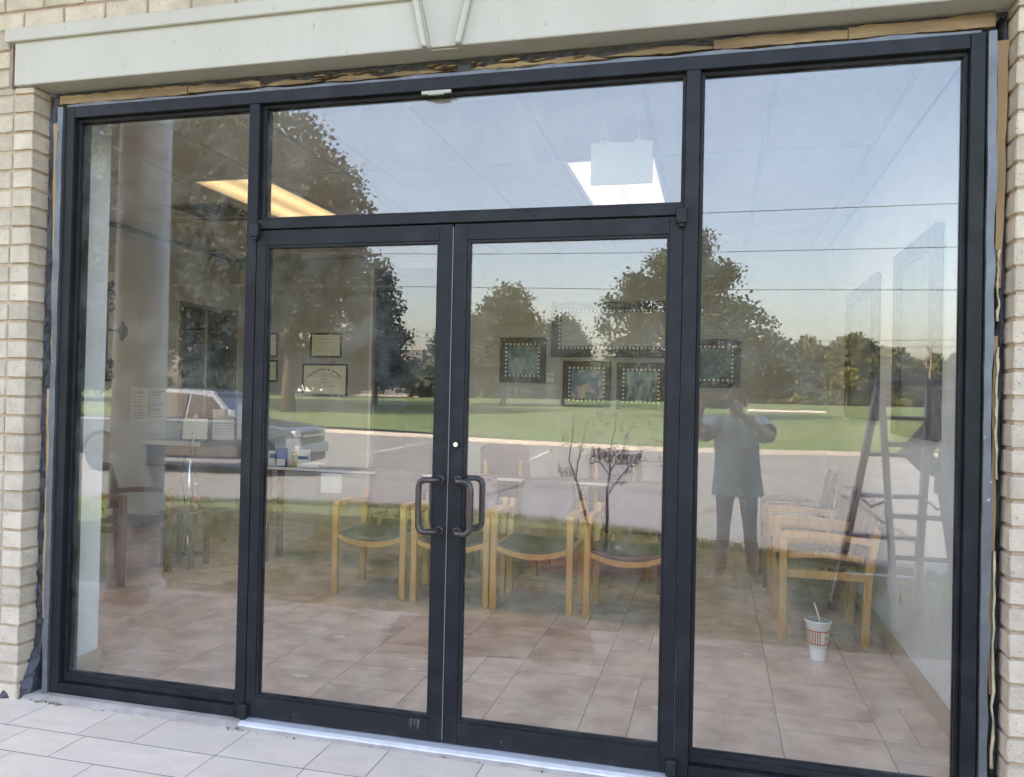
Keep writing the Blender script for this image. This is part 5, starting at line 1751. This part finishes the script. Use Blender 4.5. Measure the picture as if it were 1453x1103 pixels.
def face(root, c, P):
    """eyes, nose, mouth and ears on a head centred at c looking along +y * P"""
    e = MB()
    for sx in (-1, 1):
        e.lathe([(.002, -.010), (.009, -.006), (.011, 0), (.009, .006), (.002, .010)], (c[0] + sx * .030, c[1] + P * .084, c[2] + .006), 10)
    e.build('eye', M('eye', (.05, .04, .035), .2) if 'eye' not in bpy.data.materials else bpy.data.materials['eye'], root)
    n_ = MB().tube([(c[0], c[1] + P * .086, c[2] + .012), (c[0], c[1] + P * .100, c[2] - .012), (c[0], c[1] + P * .112, c[2] - .030), (c[0], c[1] + P * .090, c[2] - .038)], [.007, .010, .014, .009], 8)
    n_.build('nose', SKIN, root)
    MB().tube([(c[0] - .024, c[1] + P * .078, c[2] - .058), (c[0], c[1] + P * .088, c[2] - .060), (c[0] + .024, c[1] + P * .078, c[2] - .058)], [.003, .006, .003], 6).build('mouth', M('lips', (.30, .12, .10), .5) if 'lips' not in bpy.data.materials else bpy.data.materials['lips'], root)
    for sx in (-1, 1):
        MB().lathe([(.006, -.03), (.016, -.018), (.018, .005), (.012, .026), (.003, .032)], (c[0] + sx * .078, c[1], c[2] - .008), 10).build('ear', SKIN, root)
def hair(root, c, P, mt, seed):
    b = MB()
    seg, rows = 22, 8
    rg = []
    for k in range(rows):
        t_ = k / (rows - 1)
        ph_ = .5 * math.pi * (1 - t_)           # from the rim up to the crown
        ring = []
        for i in range(seg):
            a = 2 * math.pi * i / seg
            fr_ = max(0, math.sin(a) * P)
            drop = -.075 + .10 * fr_            # low at the nape, high on the brow
            z = c[2] + .02 + drop * (1 - t_) + .105 * math.sin(.5 * math.pi * t_)
            w = math.cos(.5 * math.pi * t_ * .98)
            ring.append(b.bm.verts.new((c[0] + .086 * w ** .6 * math.cos(a), c[1] - P * .008 + .104 * w ** .6 * math.sin(a), z)))
        rg.append(ring)
    for p_, q_ in zip(rg, rg[1:]):
        for i in range(seg):
            b.bm.faces.new((p_[i], p_[(i + 1) % seg], q_[(i + 1) % seg], q_[i])).smooth = True
    b.bm.faces.new(rg[-1])
    b.build('hair', mt, root)
ph = thing('person', 'person in loose grey blue T-shirt and jeans holding up a phone', 'person', (0, 0, 0))
J = dict(pelvis=(1.24, -3.72, .80), chest=(1.23, -3.74, 1.13), neck=(1.225, -3.72, 1.325), head=(1.225, -3.67, 1.465),
         lhip=(1.15, -3.72, .76), rhip=(1.33, -3.72, .76), lknee=(1.14, -3.68, .42), rknee=(1.35, -3.69, .42), lankle=(1.13, -3.72, .06), rankle=(1.38, -3.74, .06),
         lfoot=(1.08, -3.57, .012), rfoot=(1.41, -3.58, .012), lsho=(1.06, -3.72, 1.255), rsho=(1.40, -3.72, 1.265),
         lelb=(.895, -3.52, 1.16), relb=(1.50, -3.48, 1.16), lwri=(.945, -3.265, 1.375), rwri=(1.215, -3.27, 1.385), lpalm=(.962, -3.215, 1.425), rpalm=(1.185, -3.215, 1.43))
me = person_body(J, 1, dict(l=((.25, .55, .9), (.8, .1, -.3)), lcurl=(.6, .7, .2), lth=1, r=((-.5, .5, .75), (.7, .1, .5)), rcurl=(-.7, .6, .1), rth=-1))
def rule(c):
    if c.z < .13: return 2
    if c.z < .90 and abs(c.x - 1.25) < .30 and c.y < -3.5: return 1
    return 0
paint(me, [SKIN, JEANS, BOOT], rule)
inst('body', me, ph)
b = rings_mesh([(1.245, -3.72, .68, .215, .16), (1.245, -3.72, .70, .213, .158), (1.24, -3.725, .85, .195, .145), (1.235, -3.735, 1.0, .182, .138), (1.23, -3.735, 1.12, .185, .136), (1.23, -3.73, 1.21, .180, .122), (1.23, -3.725, 1.27, .165, .105), (1.227, -3.72, 1.305, .115, .085), (1.225, -3.72, 1.33, .075, .072)], wr=.035)
for s_, sg in (('lsho', -1), ('rsho', 1)):
    e_ = J['lelb'] if sg < 0 else J['relb']
    s0 = Vector(J[s_]) + Vector((-sg * .05, 0, .0))
    tip = Vector(lerp(J[s_], e_, .62))
    b.tube([s0, Vector(J[s_]) + Vector((sg * .01, .01, 0)), Vector(lerp(J[s_], e_, .35)), tip], [.088, .090, .092, .090], 14, caps=False)
b.build('tshirt', SHIRT, ph)
face(ph, J['head'], 1)
hair(ph, J['head'], 1, HAIRM, 3)
fn = thing('phone', 'dark phone held up in front of the face by the person in T-shirt', 'phone', (1.072, -3.158, 1.432))
MB().box(-.080, .080, -.0045, .0045, -.037, .037, .004).build('phone_body', M('phone_black', (.015, .015, .018), .25), fn)
MB().lathe([(.006, .0046), (.006, .0062), (.004, .0064)], (-.060, 0, .02), 12, axis='y').build('lens', CARG, fn)
wk = thing('person', 'person in baggy grey clothes with hand on hip beside the ladder', 'person', (0, 0, 0))
K = dict(pelvis=(2.90, -3.36, .90), chest=(2.93, -3.36, 1.25), neck=(2.94, -3.35, 1.47), head=(2.94, -3.32, 1.61),
         lhip=(2.80, -3.36, .86), rhip=(3.0, -3.36, .86), lknee=(2.82, -3.34, .47), rknee=(3.06, -3.34, .47), lankle=(2.86, -3.38, .06), rankle=(3.10, -3.38, .06),
         lfoot=(2.83, -3.24, .012), rfoot=(3.14, -3.24, .012), lsho=(2.75, -3.35, 1.39), rsho=(3.12, -3.35, 1.39),
         lelb=(2.50, -3.36, 1.09), relb=(3.26, -3.33, 1.12), lwri=(2.67, -3.26, .97), rwri=(3.24, -3.22, .88), lpalm=(2.72, -3.24, .95), rpalm=(3.24, -3.19, .81))
me = person_body(K, 1, dict(l=((.8, .3, -.4), (.2, .3, .9)), lcurl=(.4, .5, -.7), lth=1, r=((0, .2, -1), (0, 1, .1)), rcurl=(-.5, .2, -.6), rth=1))
paint(me, [SKIN, TROUS, BOOT], lambda c: 2 if c.z < .13 else (1 if c.z < 1.0 and c.x > 2.74 and c.x < 3.16 else 0))
inst('body', me, wk)
b = rings_mesh([(2.90, -3.36, .80, .245, .18), (2.90, -3.36, .83, .25, .18), (2.905, -3.36, 1.0, .235, .17), (2.92, -3.36, 1.2, .225, .165), (2.93, -3.36, 1.33, .21, .14), (2.935, -3.355, 1.40, .17, .11), (2.94, -3.35, 1.45, .10, .085), (2.94, -3.35, 1.475, .075, .075)], wr=.04, seed=4)
for s_, sg in (('l', -1), ('r', 1)):
    a_, e_, w_2 = Vector(K[s_ + 'sho']), Vector(K[s_ + 'elb']), Vector(K[s_ + 'wri'])
    b.tube([a_ - Vector((sg * .06, 0, 0)), a_, a_.lerp(e_, .5), e_, e_.lerp(w_2, .45), e_.lerp(w_2, .9)], [.10, .10, .098, .098, .082, .058], 14)
b.build('sweatshirt', SWEAT, wk)
lgs = MB()
for s_ in 'lr':
    lgs.tube([Vector(K[s_ + 'hip']) + Vector((0, 0, .03)), Vector(K[s_ + 'hip']).lerp(Vector(K[s_ + 'knee']), .5), K[s_ + 'knee'], Vector(K[s_ + 'knee']).lerp(Vector(K[s_ + 'ankle']), .6), Vector(K[s_ + 'ankle']) + Vector((0, 0, .03))], [.135, .115, .098, .085, .08], 16)
lgs.build('trousers', TROUS, wk)
face(wk, K['head'], 1)
hair(wk, K['head'], 1, HAIRM, 5)
